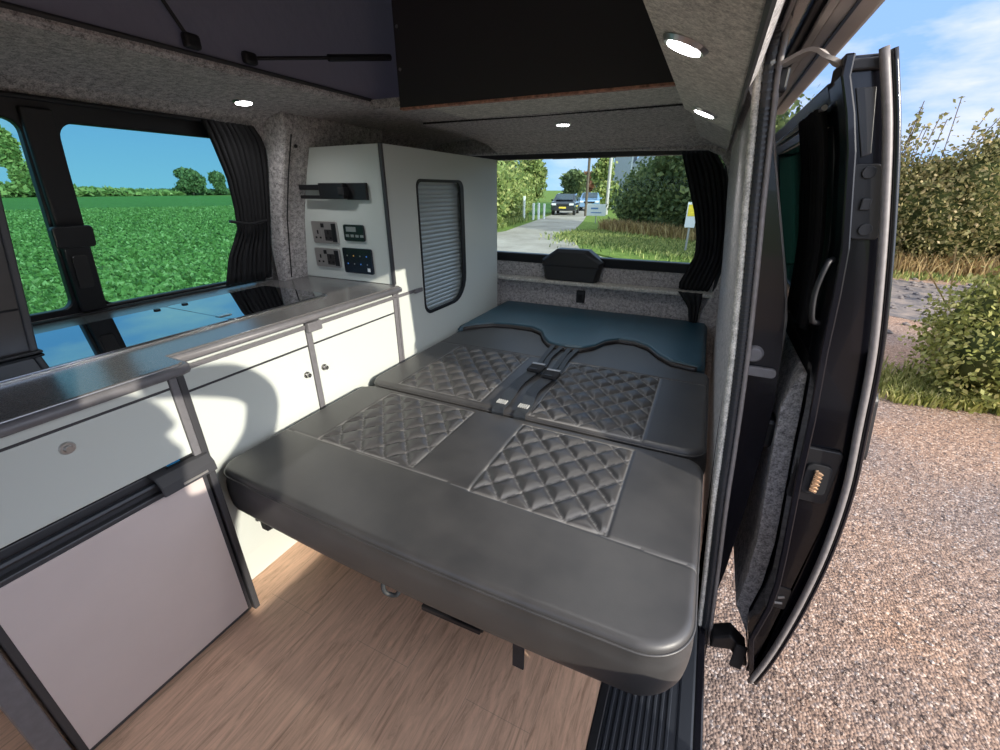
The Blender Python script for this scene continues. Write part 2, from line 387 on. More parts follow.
MB().box(-.78, -.74, 2.718, 2.722, 1.405, 1.413).build('brake_lens', 'white_paint', w2)
# wiper motor cover
mc = empty('wiper_motor_cover', (-.74, 2.62, .70), 'black faceted motor cover standing at the middle of the rear window sill', 'cover')
F = lambda y, ins: [( -.915+ins, y, .703), (-.575-ins, y, .703), (-.545-ins, y, .825-ins*.3), (-.645-ins, y, .895-ins), (-.845+ins, y, .895-ins), (-.945+ins, y, .825-ins*.3)]
vs = F(2.712, 0)+F(2.64, .0)+F(2.615, .02)
fs = [(5,4,3,2,1,0), (12,13,14,15,16,17)]+[(i+6*k, (i+1) % 6+6*k, (i+1) % 6+6*k+6, i+6*k+6) for k in (0, 1) for i in range(6)]
MB().add(vs, fs).build('shell', 'black_plastic', mc, .004)
MB().box(-.93, -.56, 2.609, 2.6145, .79, .797).build('seam', 'black_matt', mc)

# ------------------------------------------------------------------ curtains
def curtain(name, fn, zs_, folds, amp, mat, par=None, k=8):
    """fn(z)->(P_left,P_right) in 3D; folds displace along normal n"""
    vs = []; cols = folds*k; nn = len(zs_)
    for z in zs_:
        a, b_, n = fn(z); a, b_, n = Vector(a), Vector(b_), Vector(n)
        for j in range(cols+1):
            t = j/cols; ph = t*folds*2*PI
            w = amp*(math.sin(ph)+.35*math.sin(2.3*ph+z*3))
            vs.append(a+(b_-a)*t+n*w)
    fs = [(i*(cols+1)+j, i*(cols+1)+j+1, (i+1)*(cols+1)+j+1, (i+1)*(cols+1)+j) for i in range(nn-1) for j in range(cols)]
    o = mk(name, vs, fs, mat, par, True)
    m = o.modifiers.new('s', 'SOLIDIFY'); m.thickness = .003
    return o
zl = [.862+.6*i/16 for i in range(17)]
YL = [(.86, 1.115), (.98, 1.14), (1.08, 1.19), (1.17, 1.185), (1.28, 1.165), (1.40, 1.12), (1.47, 1.09)]
YR = [(.86, 1.340), (1.1, 1.343), (1.3, 1.345), (1.38, 1.342), (1.44, 1.315), (1.47, 1.28)]
ct = empty('curtain', (-1.76, 1.2, .87), 'black pleated curtain gathered at the right end of the side window', 'curtain', 'blackout curtains')
curtain('cloth', lambda z: ((XW(z)+.03, lerp(z, YL), z), (XW(z)+.03, lerp(z, YR), z), (1, 0, 0)), zl, 9, .008, 'curtain_cloth', ct)
MB().tube([(XW(1.115)+.045, 1.15, 1.12), (XW(1.115)+.05, 1.23, 1.105), (XW(1.115)+.045, 1.315, 1.115)], .006).build('tie_band', 'black_plastic', ct)
ct2 = empty('curtain', (0, 2.62, .5), 'black pleated curtain hanging at the right side of the rear window', 'curtain', 'blackout curtains')
XL2 = [(.52, -.01), (.62, -.03), (.72, -.11), (.8, -.08), (.9, -.045), (1.0, -.055), (1.12, -.085), (1.25, -.135), (1.42, -.20)]
XR2 = [(.52, .028), (.64, .03), (.74, .07), (.88, .10), (1.0, .095), (1.12, .076), (1.24, .05), (1.34, .02), (1.42, -.04)]
curtain('cloth', lambda z: ((lerp(z, XL2), 2.665-max(0, .74-z)*.15, z), (lerp(z, XR2), 2.665-max(0, .74-z)*.15, z), (0, 1, 0)), [.705+.72*i/20 for i in range(21)], 7, .007, 'curtain_cloth', ct2)
o = curtain('hem', lambda z: ((lerp(z, XL2), 2.59, z), (min(lerp(z, XR2), .03), 2.59, z), (0, 1, 0)), [.52+.185*i/6 for i in range(7)], 3, .006, 'curtain_cloth', ct2)
# ------------------------------------------------------------------ side window
w1 = empty('window_1', (-1.8, .2, .87), 'long sliding side window looking over the green field', kind='structure')
Wf = lambda off: (lambda u, v: (XW(v)+off, u, v))
holed('window_frame', rrect(-1.02, 1.36, .852, 1.475, .08), [rrect(-.9, .63, .877, 1.41, .03), rrect(.712, 1.31, .867, 1.412, .04)], Wf(-.05), (.032, 0, 0), 'black_plastic', w1, .005)
MB().prism(rrect(-.95, .67, .862, 1.43, .03), Wf(-.045), (-.004, 0, 0)).build('pane', 'glass_side', w1)
MB().prism(rrect(.67, 1.35, .858, 1.43, .03), Wf(-.062), (-.004, 0, 0)).build('pane', 'glass_side', w1)
ps = MB().prism([(.64, .858), (.712, .858), (.702, 1.44), (.632, 1.44)], Wf(-.02), (.022, 0, 0)).build('centre_post', 'black_plastic', w1, .006)
MB().prism(rrect(.615, .715, 1.07, 1.135, .012), Wf(.0), (.028, 0, 0)).build('catch', 'black_plastic', ps, .005)
MB().prism(rrect(.65, .69, .94, 1.045, .008), Wf(.001), (.006, 0, 0)).build('slide_lock', 'tinted_panel', ps, .002)
MB().tube([(XW(1.45)+.012, -1.0, 1.458), (XW(1.45)+.012, 1.15, 1.461)], .007).build('curtain_track', 'black_plastic', w1)
MB().box(XW(.87)-.01, XW(.87)+.010, -1.0, 1.32, .8515, .857).build('sill_rail', 'black_plastic', w1, .006)
MB().tube([(XW(.87)-.012, .70, .866), (XW(.87)-.012, 1.1, .866)], .004).build('lower_track', 'rubber', w1)

# ------------------------------------------------------------------ pop-top
o = MB().prism([(-1.252, 1.545), (-1.31, 2.15), (-1.295, 2.15), (-1.24, 1.545)], lambda u, v: (u, FRONT, v), (0, 3.0, 0)).build('trim_8', 'canvas'); tag(o, 'grey canvas side wall of the raised roof', kind='structure')
o = MB().prism([(-.02, 1.55), (.02, 2.15), (.035, 2.15), (-.005, 1.55)], lambda u, v: (u, FRONT, v), (0, 3.0, 0)).build('trim_9', 'canvas'); tag(o, 'grey canvas wall of the raised roof on the door side', kind='structure')
o = box('ceiling', -1.34, .06, FRONT, 1.9, 2.15, 2.19, 'carpet', bev=.01); tag(o, 'underside of the raised roof', kind='structure')
o = box('trim_14', -1.33, .04, 1.80, 1.815, 1.546, 2.15, 'canvas', bev=0); tag(o, 'rear canvas wall of the raised roof', kind='structure')
bb = empty('roof_bed_board', (-.6, 1.46, 1.505), 'black bed board tilted up across the back of the roof opening', 'board')
box('panel', -1.085, -.10, 1.452, 1.470, 1.507, 2.12, 'board_black', bb, .002)
box('plywood_edge', -1.085, -.10, 1.450, 1.472, 1.500, 1.5069, 'ply_edge', bb, .001)
for i, (z, ln) in enumerate([(1.62, .02), (1.74, .02)]): MB().disc((-1.07, 1.452, z), (0, -1, 0), .005, .003, 10).build('screw', 'steel', bb)
g1 = empty('gas_strut', (-1.20, .79, 1.57), 'horizontal black gas strut running from roof edge to black bed board', 'strut', 'roof struts')
P0 = Vector((-1.225, .985, 1.568)); P1 = Vector((-1.10, 1.44, 1.655))
MB().tube([P0, P0.lerp(P1, .62)], .005).build('rod', 'steel', g1).data.materials[0] = MT['black_plastic']
MB().tube([P0.lerp(P1, .50), P1], .010).build('cylinder', 'black_plastic', g1)
MB().box(-1.236, -1.214, .96, 1.0, 1.5515, 1.582).build('bracket', 'black_plastic', g1, .008)
g2 = empty('gas_strut', (-1.20, .80, 1.57), 'thin black strut slanting up into the raised roof above the side window', 'strut', 'roof struts')
MB().tube([(-1.225, .825, 1.565), (-1.235, .76, 1.68), (-1.25, .60, 1.95)], .0045).build('rod', 'black_plastic', g2)
MB().box(-1.236, -1.214, .805, .845, 1.5515, 1.585).build('bracket', 'black_plastic', g2, .008)

# ------------------------------------------------------------------ downlights
def downlight(c, n, label):
    d = empty('downlight', c, label, 'ceiling light', 'round roof downlights')
    c = Vector(c); n = Vector(n).normalized()
    MB().disc(c+n*.0005, n, .036, .006, 28, .031).build('bezel', 'steel', d)
    MB().disc(c+n*.0066, n, .026, .0012, 28).build('lens', 'lamp_glow', d)
    ld = bpy.data.lights.new('downlight_lamp', 'SPOT'); ld.energy = 5.0; ld.spot_size = R(150); ld.spot_blend = 1; ld.shadow_soft_size = .02
    lo = bpy.data.objects.new('lamp', ld); C.objects.link(lo); lo.parent = d; lo.location = n*.014
    lo.rotation_euler = n.to_track_quat('-Z', 'Y').to_euler()
nb = Vector((-.4, 0, -1)).normalized()
downlight((-1.53, 1.165, 1.5155), (.1, 0, -1), 'lit round downlight in the grey carpet cornice above the side window')
downlight((-.0765, .80, 1.431), nb, 'larger lit downlight near the camera in the pale board over the door')
downlight((-.061, 1.40, 1.4245), nb, 'lit downlight at the far end of the pale board over the door')
downlight((-.65, 2.02, 1.499), (0, 0, -1), 'small lit downlight in the rear ceiling above the tailgate window')

# ------------------------------------------------------------------ kitchen
KX = -1.208
def knob(par, y, z, x=KX):
    k = MB(); k.disc((x, y, z), (1, 0, 0), .012, .003, 20); k.disc((x+.003, y, z), (1, 0, 0), .005, .010, 14); k.disc((x+.013, y, z), (1, 0, 0), .009, .004, 18, .008)
    return k.build('knob', 'steel', par)
def base_cabinet(y0, y1, ky, label):
    c = empty('base_cabinet', (KX-.3, (y0+y1)/2, 0), label, 'cabinet', 'cream base cabinets')
    box('body', -1.735, KX-.02, y0, y1, .0, .819, 'cream', c, .001)
    box('upper_panel', KX-.019, KX, y0+.003, y1-.003, .734, .790, 'cream', c, .002)
    box('fascia', KX-.019, KX-.002, y0+.003, y1-.003, .806, .819, 'cream', c, .001)
    d = box('door', KX-.019, KX, y0+.003, y1-.003, .115, .728, 'cream', c, .002)
    e = MB()
    for z in (.7285,): e.box(KX-.018, KX+.0008, y0+.003, y1-.003, z, z+.005)
    e.build('edging', 'dark_edging', c)
    MB().box(KX-.0195, KX-.012, y0+.003, y1-.003, .1075, .1148).build('kick_gap_shade', 'dark_edging', c)  # dark strip painting the shade in the gap under the door
    knob(d, ky, .632)
    box('plinth', KX-.030, KX-.012, y0, y1, .0, .107, 'cream', c, .001)
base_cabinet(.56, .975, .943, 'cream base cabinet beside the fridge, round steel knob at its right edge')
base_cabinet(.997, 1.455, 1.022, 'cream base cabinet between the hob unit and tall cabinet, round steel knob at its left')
for y0, y1, lb in ((.975, .997, 'grey upright trim post between the two cream base cabinets'), (1.455, 1.477, 'grey upright trim post at the foot of the tall cabinet')):
    o = box('trim_post', KX-.03, KX+.003, y0, y1, 0, .819, 'edging', None, .003); tag(o, lb, 'trim', 'grey upright trims')
# table rail
tr = empty('table_rail', (KX+.01, 1.1, .797), 'long thin grey rail running along the cream cabinets below the worktop edge', 'rail')
rp = MB(); rp.box(KX+.0005, KX+.006, .57, 1.66, .793, .7975); rp.box(KX+.0005, KX+.006, .57, 1.66, .8015, .806); rp.box(KX+.0005, KX+.003, .57, 1.66, .7975, .8015)
rp.build('channel', 'edging', tr)
box('clamp', KX+.0062, KX+.024, .97, 1.03, .782, .816, 'edging', tr, .004)
box('end_stop', KX+.0062, KX+.016, 1.60, 1.66, .789, .808, 'edging', tr, .002)
# worktop L shape
wt = empty('worktop', (-1.5, .8, .82), 'continuous grey laminate worktop with rounded grey edge, stepping out over the fridge unit', 'worktop')
poly = [(XW(.85)+.004, -.9), (-1.10, -.9), (-1.10, .515), (-1.112, .530), (-1.185, .535), (-1.185, 1.477), (-1.737, 1.477), (-1.737, 1.34), (XW(.85)+.004, 1.34)]
MB().prism(poly, lambda u, v: (u, v, .824), (0, 0, .027)).build('slab', 'worktop', wt, .004, seg=3)
MB().tube([(-1.098, -.9, .835), (-1.098, .512, .835), (-1.103, .527, .835), (-1.116, .533, .835), (-1.176, .535, .835), (-1.183, .545, .835), (-1.183, 1.475, .835)], .0125, 10).build('edge_trim', 'edging', wt, smooth=True)
# hob with glass lids
hb = empty('hob', (-1.52, .75, .85), 'flush smoked glass hob and sink lids reflecting the sky under the side window', 'hob')
MB().prism(rrect(-1.685, -1.318, .16, 1.205, .02), lambda u, v: (u, v, .8505), (0, 0, .004)).build('steel_rim', 'steel', hb, .001)
MB().prism(rrect(-1.681, -1.322, .164, .802, .018), lambda u, v: (u, v, .8546), (0, 0, .005)).build('glass_lid', 'smoked_glass', hb, .001)
MB().prism(rrect(-1.681, -1.322, .805, 1.201, .018), lambda u, v: (u, v, .8546), (0, 0, .005)).build('glass_lid', 'smoked_glass', hb, .001)
for y in (.765, .855): MB().disc((-1.655, y, .8597), (0, 0, 1), .010, .004, 14).build('lid_stop', 'black_plastic', hb, .001)
box('clip', -1.40, -1.375, .80, .84, .8597, .8625, 'steel', hb, .001)
# upright panel at the left
up = empty('splash_panel', (-1.47, .2, .85), 'dark upright screen panel standing on the worktop at the left edge', 'panel')
MB().prism([(.30, .862), (.395, .862), (.452, 1.25), (-.5, 1.25), (-.5, .862)], lambda u, v: (-1.48, u, v), (-.014, 0, 0)).build('panel', 'tinted_panel', up, .004)
MB().prism([(.385, .862), (.400, .862), (.460, 1.25), (.444, 1.25)], lambda u, v: (-1.474, u, v), (-.026, 0, 0)).build('edge_frame', 'dark_edging', up, .003)
MB().prism([(-.5, .968), (.400, .968), (.401, .973), (-.5, .973)], lambda u, v: (-1.478, u, v), (-.018, 0, 0)).build('seam', 'black_matt', up)
box('foot', -1.50, -1.462, -.45, .405, .8605, .868, 'rubber', up, .003)

# fridge unit
FX = -1.11
dr = empty('drawer_unit', (FX-.3, 0, .6), 'cream drawer unit with a round steel lock, above the fridge', 'cabinet')
box('body', -1.735, FX-.02, -.6, .503, .605, .819, 'cream', dr, .001)
box('upper_panel', FX-.019, FX, -.6, .485, .798, .819, 'cream', dr, .001)
d = box('drawer', FX-.019, FX, -.6, .485, .612, .792, 'cream', dr, .002)
k = MB(); k.disc((FX, .277, .752), (1, 0, 0), .014, .004, 24, .012); k.disc((FX+.004, .277, .752), (1, 0, 0), .008, .006, 20, .006); k.build('lock', 'steel', d)
box('edging', FX-.018, FX+.0005, -.6, .485, .7925, .7975, 'dark_edging', dr, 0)
fr = empty('fridge', (FX-.25, .28, 0), 'compressor fridge with rose grey front panel in a black frame, under the drawer', 'fridge')
box('body', -1.62, FX-.02, .07, .500, .01, .598, 'dark_edging', fr, .002)
dd = MB().prism([(.068, .012), (.500, .012), (.500, .548), (.068, .548)], lambda u, v: (FX-.019, u, v), (.017, 0, 0)).build('door', 'dark_edging', fr, .003)
MB().prism([(.082, .026), (.488, .026), (.488, .536), (.082, .536)], lambda u, v: (FX-.0018, u, v), (.0024, 0, 0)).build('front_panel', 'fridge_panel', dd, .001)
box('handle_channel', FX-.03, FX-.022, .068, .500, .55, .598, 'black_plastic', dd, .002)
MB().tube([(FX-.006, .07, .575), (FX-.006, .39, .575)], .008).build('handle_bar', 'sill_black', dd)
hp_ = empty('catch_plate', (FX, .45, .56), 'grey metal catch plate with a blue sticker at the fridge door corner', 'latch')
MB().prism([(-.018, .606), (.012, .598), (.030, .578), (.034, .552), (.028, .552), (.024, .574), (.008, .590), (-.018, .598)], lambda u, v: (FX+u, .385, v), (0, .130, 0)).build('plate', 'dark_edging', hp_, .003)
MB().prism(rrect(-.0085, .0005, .42, .485, .002), lambda u, v: (FX+u+.004, v, .6045), (0, 0, .0008)).build('slot', 'black_matt', hp_)
MB().prism([(-.016, .425), (-.003, .425), (-.003, .455), (-.016, .455)], lambda u, v: (FX+u, v, .6068), (.0, 0, .0012)).build('sticker', 'blue_sticker', hp_)
MB().box(FX+.0335, FX+.0352, .43, .49, .560, .566).build('slot', 'nickel', hp_)
for (y0, y1, z0, z1, lb) in ((.4865, .5045, .60, .819, 'grey upright trim at the end of the drawer unit above the fridge'), (.5045, .522, .0, .819, 'dark grey upright trim beside the fridge door'), (.025, .062, 0, .60, 'dark upright trim at the near side of the fridge')):
    o = box('trim_post', FX-.10, FX+.004, y0, y1, z0, z1, 'edging' if y0 < .4 or z0 > .5 else 'dark_edging', None, .003); tag(o, lb, 'trim', 'grey upright trims')
box('end_panel', -1.735, FX-.10, .507, .522, 0, .819, 'cream', None, .001); tag(bpy.data.objects['end_panel'], 'cream end panel between fridge and hob cabinet', 'panel')

# tall cabinet
tc = empty('tall_cabinet', (-1.5, 2.0, 0), 'tall cream cabinet with a grey tambour shutter, beyond the worktop end', 'cabinet')
wo = [(1.478, 0), (2.52, 0), (2.52, 1.398), (1.478, 1.402)]
hole = rrect(1.69, 2.10, .665, 1.276, [.05, .14, .04, .03])
holed('side_panel', wo, [hole], lambda u, v: (KX, u, v), (-.018, 0, 0), 'cream', tc, .002)
MB().prism([(XC(z)+.002, z) for z in (.852, 1.0, 1.12, 1.21, 1.30, 1.40)]+[(KX-.018, 1.402), (KX-.018, .852)], lambda u, v: (u, 1.478, v), (0, .018, 0)).build('front_panel', 'cream', tc, .001)
box('front_panel_lower', -1.735, KX-.018, 1.478, 1.496, .0, .82, 'cream', tc, .001)
box('top_panel', -1.60, KX-.02, 1.5, 2.52, 1.384, 1.398, 'cream', tc, .001)
box('back_panel', -1.735, KX-.02, 2.505, 2.52, 0, 1.38, 'cream', tc, .001)
box('corner_trim', KX-.012, KX+.005, 1.470, 1.482, .852, 1.404, 'dark_edging', tc, .003)
box('corner_trim_lower', KX-.001, KX+.004, 1.478, 1.49, .0, .819, 'edging', tc, .001)
hr = [(u, v) for u, v in hole]
cy_, cz_ = 1.895, .97
inner = rrect(1.697, 2.07, .678, 1.268, [.045, .12, .035, .028])
fo = holed('shutter_frame', rrect(1.686, 2.106, .660, 1.281, [.053, .143, .043, .033]), [inner], lambda u, v: (KX+.004, u, v), (-.008, 0, 0), 'black_plastic', tc, .002)
# tambour: ridged sheet
vs = []; nz = 31*6
for i in range(nz+1):
    z = .655+.63*i/nz; ph = (z/.0203) % 1
    x = KX-.014+.005*abs(math.sin(PI*ph))**.6
    vs += [(x, 1.675, z), (x, 2.115, z), (x-.006, 1.675, z), (x-.006, 2.115, z)]
fs = []
for i in range(nz):
    a = 4*i; fs += [(a, a+1, a+5, a+4), (a+2, a+6, a+7, a+3), (a, a+4, a+6, a+2), (a+1, a+3, a+7, a+5)]
fs += [(0, 2, 3, 1), (4*nz, 4*nz+1, 4*nz+3, 4*nz+2)]
vs = [(min(x, KX-.0185) if False else x-.011, y, z) for x, y, z in vs]
mk('roller_shutter', vs, fs, 'shutter', tc)
TF = 1.478
def faceplate(name, x0, x1, z0, z1, mat, label, cat, group=None):
    e = empty(name, ((x0+x1)/2, TF, z0), label, cat, group)
    MB().prism(rrect(x0, x1, z0, z1, .008), lambda u, v: (u, TF-.0005, v), (0, -.009, 0)).build('plate', mat, e, .002)
    return e
for (x0, x1, z0, z1, lb) in ((-1.648, -1.497, 1.012, 1.106, 'upper double power socket on the tall cabinet front'), (-1.655, -1.503, .905, .990, 'lower double power socket on the tall cabinet, just above the worktop')):
    s_ = faceplate('power_socket', x0, x1, z0, z1, 'nickel', lb, 'socket', 'double power sockets')
    h = z1-z0; y_ = TF-.0096
    for cx in (x0+.036, x0+.098):
        ins = MB().prism(rrect(cx-.022, cx+.022, z0+.012, z0+.060, .004), lambda u, v: (u, y_, v), (0, -.001, 0)).build('outlet', 'tinted_panel' if cx > x0+.06 else 'nickel', s_)
        hm = MB(); hm.box(cx-.004, cx+.004, y_-.0022, y_-.0011, z0+.040, z0+.056)
        for sx in (-1, 1): hm.box(cx+sx*.013-.005, cx+sx*.013+.005, y_-.0022, y_-.0011, z0+.020, z0+.028)
        hm.build('pin_holes', 'black_matt', ins)
    box('switch', x0+.060, x0+.078, y_-.004, y_, z1-.026, z1-.008, 'black_plastic', s_, .002)
    box('usb_module', x1-.030, x1-.004, y_-.002, y_, z0+.008, z1-.008, 'black_plastic', s_, .002)
e = faceplate('control_display', -1.458, -1.343, 1.028, 1.097, 'screen_black', 'small black battery display right of the upper power socket', 'display')
for i in range(4):
    MB().box(-1.445+i*.027, -1.427+i*.027, TF-.0108, TF-.0098, 1.045, 1.056).build('button', 'nickel', e)
MB().box(-1.44, -1.385, TF-.0108, TF-.0098, 1.068, 1.088).build('screen', 'nickel', e)
e = faceplate('touch_panel', -1.482, -1.315, .888, .998, 'screen_black', 'black control panel with tiny lit icons right of the lower power socket', 'control panel')
for i in range(4):
    for j in range(2):
        MB().disc((-1.455+i*.037, TF-.0098, .965-j*.035), (0, -1, 0), .003, .0008, 12).build('indicator', 'led_amber' if (i == 1 and j == 0) else 'led_blue' if (i+j) % 2 else 'nickel', e)
MB().box(-1.345, -1.330, TF-.0108, TF-.0098, .90, .915).build('mark', 'white_paint', e)
e = empty('swivel_bracket', (-1.45, TF, 1.2), 'folded black metal swivel bracket on the tall cabinet front, above the sockets', 'bracket')
box('mounting_plate', -1.405, -1.298, TF-.016, TF-.0005, 1.197, 1.262, 'black_plastic', e, .002)
box('arm', -1.53, -1.395, TF-.045, TF-.0165, 1.200, 1.262, 'black_plastic', e, .003)
box('upper_prong', -1.648, -1.525, TF-.042, TF-.02, 1.235, 1.256, 'black_plastic', e, .003)
box('lower_prong', -1.648, -1.525, TF-.042, TF-.02, 1.200, 1.214, 'black_plastic', e, .003)
box('hinge_barrel', -1.42, -1.385, TF-.05, TF-.0165, 1.215, 1.245, 'black_matt', e, .004)

# ------------------------------------------------------------------ bed
def cushion(name, x0, x1, yf, yb, ztop, th, par, cr=(.07, .09, .03, .03), R_=.035, quilts=(), seams=(), mat='leather', step=.0042, crown=.006, side=.012):
    """cr: corner radii front-left, front-right, back-right, back-left (m)."""
    ym0 = sum(yf(x0+(x1-x0)*i/10) for i in range(11))/11; ym1 = sum(yb(x0+(x1-x0)*i/10) for i in range(11))/11
    nx = int((x1-x0)/step); ny = int((ym1-ym0)/step)
    Lx, Ly = x1-x0, ym1-ym0
    def dist_diag(px, py, q):
        (qx0, qx1, qy0, qy1, a, b_) = q
        u = (px-qx0)/a; v = (py-qy0)/b_
        d1 = abs(((u+v) % 1)-.5); d2 = abs(((u-v) % 1)-.5)     # .5 at lines
        return (.5-d1), (.5-d2)
    vs = []; st = []
    for j in range(ny+1):
        for i in range(nx+1):
            a, b_ = Lx*i/nx, Ly*j/ny
            # concentric corner mapping
            for (cx, cy, sx, sy, r) in ((0, 0, 1, 1, cr[0]), (Lx, 0, -1, 1, cr[1]), (Lx, Ly, -1, -1, cr[2]), (0, Ly, 1, -1, cr[3])):
                la = (cx+sx*r-a)*sx/r; lb = (cy+sy*r-b_)*sy/r
                if la > 0 and lb > 0:
                    m = max(la, lb); h = math.hypot(la, lb)
                    if h > 0: la, lb = la*m/h, lb*m/h
                    a = cx+sx*r-la*r*sx; b_ = cy+sy*r-lb*r*sy
                    d = r*(1-m); break
            else: d = min(a, Lx-a, b_, Ly-b_)
            x = x0+a; t = b_/Ly; y = yf(x)+t*(yb(x)-yf(x))
            dd_ = min(d/R_, 1); z = ztop-R_*(1-math.sqrt(max(0, 1-(1-dd_)**2)))*.9
            z += crown*math.sin(PI*min(1, max(0, a/Lx)))*math.sin(PI*t)
            s = 0
            for q in quilts:
                qx0, qx1, qy0, qy1 = q[:4]; qa, qb = q[4], q[5]
                if qx0 < x < qx1 and qy0 < y < qy1:
                    e1, e2 = dist_diag(x, y, q)
                    ed = min(x-qx0, qx1-x, y-qy0, qy1-y)
                    sc_ = qa*qb/math.hypot(qa, qb)
                    g = min(e1*sc_, e2*sc_, ed*1.2)
                    z += .0135*(1-math.exp(-g/.0095))-.0055
                    if g < .0018: s = max(s, .6)
                else:
                    # border of quilt: groove
                    ddx = max(qx0-x, 0, x-qx1); ddy = max(qy0-y, 0, y-qy1); dq = math.hypot(ddx, ddy)
                    if dq < .006: z -= .004*(1-dq/.006)
                    if dq < .0022: s = max(s, .7)
            for (kind, p, lo, hi) in seams:
                dv = abs((x if kind == 'x' else y)-(p(x) if callable(p) else p))
                oth = y if kind == 'x' else x
                if lo <= oth <= hi and dv < .006:
                    z -= .004*(1-dv/.006)
                    if dv < .002: s = max(s, .5)
            vs.append((x, y, z)); st.append(s)
    W = nx+1
    fs = [(j*W+i, j*W+i+1, (j+1)*W+i+1, (j+1)*W+i) for j in range(ny) for i in range(nx)]
    loop = [i for i in range(nx+1)]+[j*W+nx for j in range(1, ny+1)]+[ny*W+i for i in range(nx-1, -1, -1)]+[j*W for j in range(ny-1, 0, -1)]
    cxm, cym = (x0+x1)/2, (ym0+ym1)/2
    prev = loop; zb = ztop-R_*.9
    P0 = [Vector(vs[i]) for i in loop]; n = len(loop)
    nrm = []
    for k in range(n):
        t = (P0[(k+1) % n]-P0[k-1]); t.z = 0; t.normalize(); nrm.append(Vector((t.y, -t.x, 0)))
    rings = 9
    for q in range(1, rings+1):
        f = q/rings; cur = []
        for k in range(n):
            off = side*math.sin(PI*min(1, f*1.02))
            if q <= 1: off = -.002
            if f > .85: off -= (f-.85)*.08
            p = P0[k]+nrm[k]*off; p.z = P0[k].z-(P0[k].z-(ztop-th))*f
            cur.append(len(vs)); vs.append(tuple(p)); st.append(0)
        fs += [(prev[k], prev[(k+1) % n], cur[(k+1) % n], cur[k]) for k in range(n)]
        prev = cur
    fs.append(tuple(prev))
    o = mk(name, vs, fs, mat, par, True)
    at = o.data.attributes.new('stitch', 'FLOAT', 'POINT'); at.data.foreach_set('value', st)
    # piping along the top edge
    pp = [p+nrm[k]*.001+Vector((0, 0, -.001)) for k, p in enumerate(P0)]
    pp = pp[::2]; pp.append(pp[0]); 
    MB().tube(pp, .0028, 6, cap=False).build('piping', mat, o if par is None else o, smooth=True)
    return o
bed = empty('rear_bench_seat', (-.53, .9, 0), 'black leather bench folded flat into a bed, front seat cushion with quilted panels', 'bench seat')
yfront = lambda x: .556-.018*math.sin(PI*min(1, max(0, (x+1.165)/1.27)))-.014*(x+1.165)/1.27
qs = [(-1.022, -.652, .795, 1.165, .088, .105), (-.458, -.092, .775, 1.160, .088, .105)]
seamY = lambda x: .795-.03*(x+1.15)/1.25
cushion('seat', -1.180, .105, yfront, lambda x: 1.195, .50, .152, bed, cr=(.06, .10, .05, .06), R_=.018, quilts=qs,
        seams=[('y', seamY, -1.2, .2)], side=.006)
qs2 = [(-1.035, -.66, 1.23, 1.72, .088, .105), (-.46, -.075, 1.215, 1.735, .088, .105)]
SC = [(-1.17, 1.93), (-1.10, 2.03), (-1.03, 2.09), (-.92, 2.115), (-.80, 2.115), (-.73, 2.07), (-.685, 1.98), (-.63, 1.905), (-.54, 1.885), (-.46, 1.90), (-.41, 1.96), (-.375, 2.06), (-.32, 2.115), (-.24, 2.115), (-.17, 2.07), (-.11, 1.97), (-.05, 1.905), (.03, 1.885), (.11, 1.88)]
yb2 = lambda x: lerp(x, SC)
cushion('backrest', -1.175, .11, lambda x: 1.205, yb2, .512, .15, bed, cr=(.06, .07, .03, .03), R_=.018, quilts=qs2, seams=[('y', 1.74, -1.2, .12)])
# frame
fm = MB(); fm.box(-1.10, .02, .84, 1.9, .0, .06); fm.box(-1.10, -1.06, .84, 1.9, .06, .33); fm.box(-.02, .02, .84, 1.9, .06, .33); fm.box(-1.06, -.02, 1.86, 1.9, .06, .33); fm.box(-1.06, -.02, 1.10, 1.14, .06, .33)
fm.build('steel_frame', 'black_matt', bed, .004)
MB().box(-1.13, .07, .62, 1.9, .31, .336).build('base_board', 'black_matt', bed, .004)
MB().prism([(.60, .33), (.66, .33), (.66, .27), (.63, .245), (.60, .25)], lambda u, v: (-1.12, u, v), (.03, 0, 0)).build('hinge_bracket', 'black_plastic', bed, .004)
MB().tube(smooth_pts([(-.62, .60, .325), (-.615, .58, .27), (-.60, .585, .25), (-.575, .59, .262), (-.565, .60, .325)]), .006, 8).build('pull_loop', 'webbing', bed)
MB().prism([(-.50, .262), (-.33, .268), (-.33, .252), (-.50, .245)], lambda u, v: (u, .585, v), (0, .014, 0)).build('release_bar', 'black_plastic', bed, .003)
MB().box(-.345, -.325, .59, .61, .255, .33).build('release_bar_stem', 'black_plastic', bed, .003)
MB().box(-.236, -.208, .565, .571, .235, .335).build('pull_strap', 'webbing', bed, .002)
bx = empty('boot_mattress', (-.55, 2.3, .3), 'dark mattress extension with scalloped front edge, filling the boot below the rear window', 'mattress')
cushion('cushion', -1.185, .085, lambda x: yb2(x)+.004, lambda x: 2.632-.0*x, .535, .11, bx, cr=(.03, .03, .03, .03), R_=.02, seams=[('x', -.45, 2.2, 2.62)], mat='leather_sky_tint', step=.009)
bx.children[0].children[0].scale = (1, 1, 1)
o = MB().box(-1.16, .06, 1.95, 2.59, 0, .395).build('boot_platform', 'carpet', None, .004); tag(o, 'dark carpeted platform under the boot mattress', 'platform')
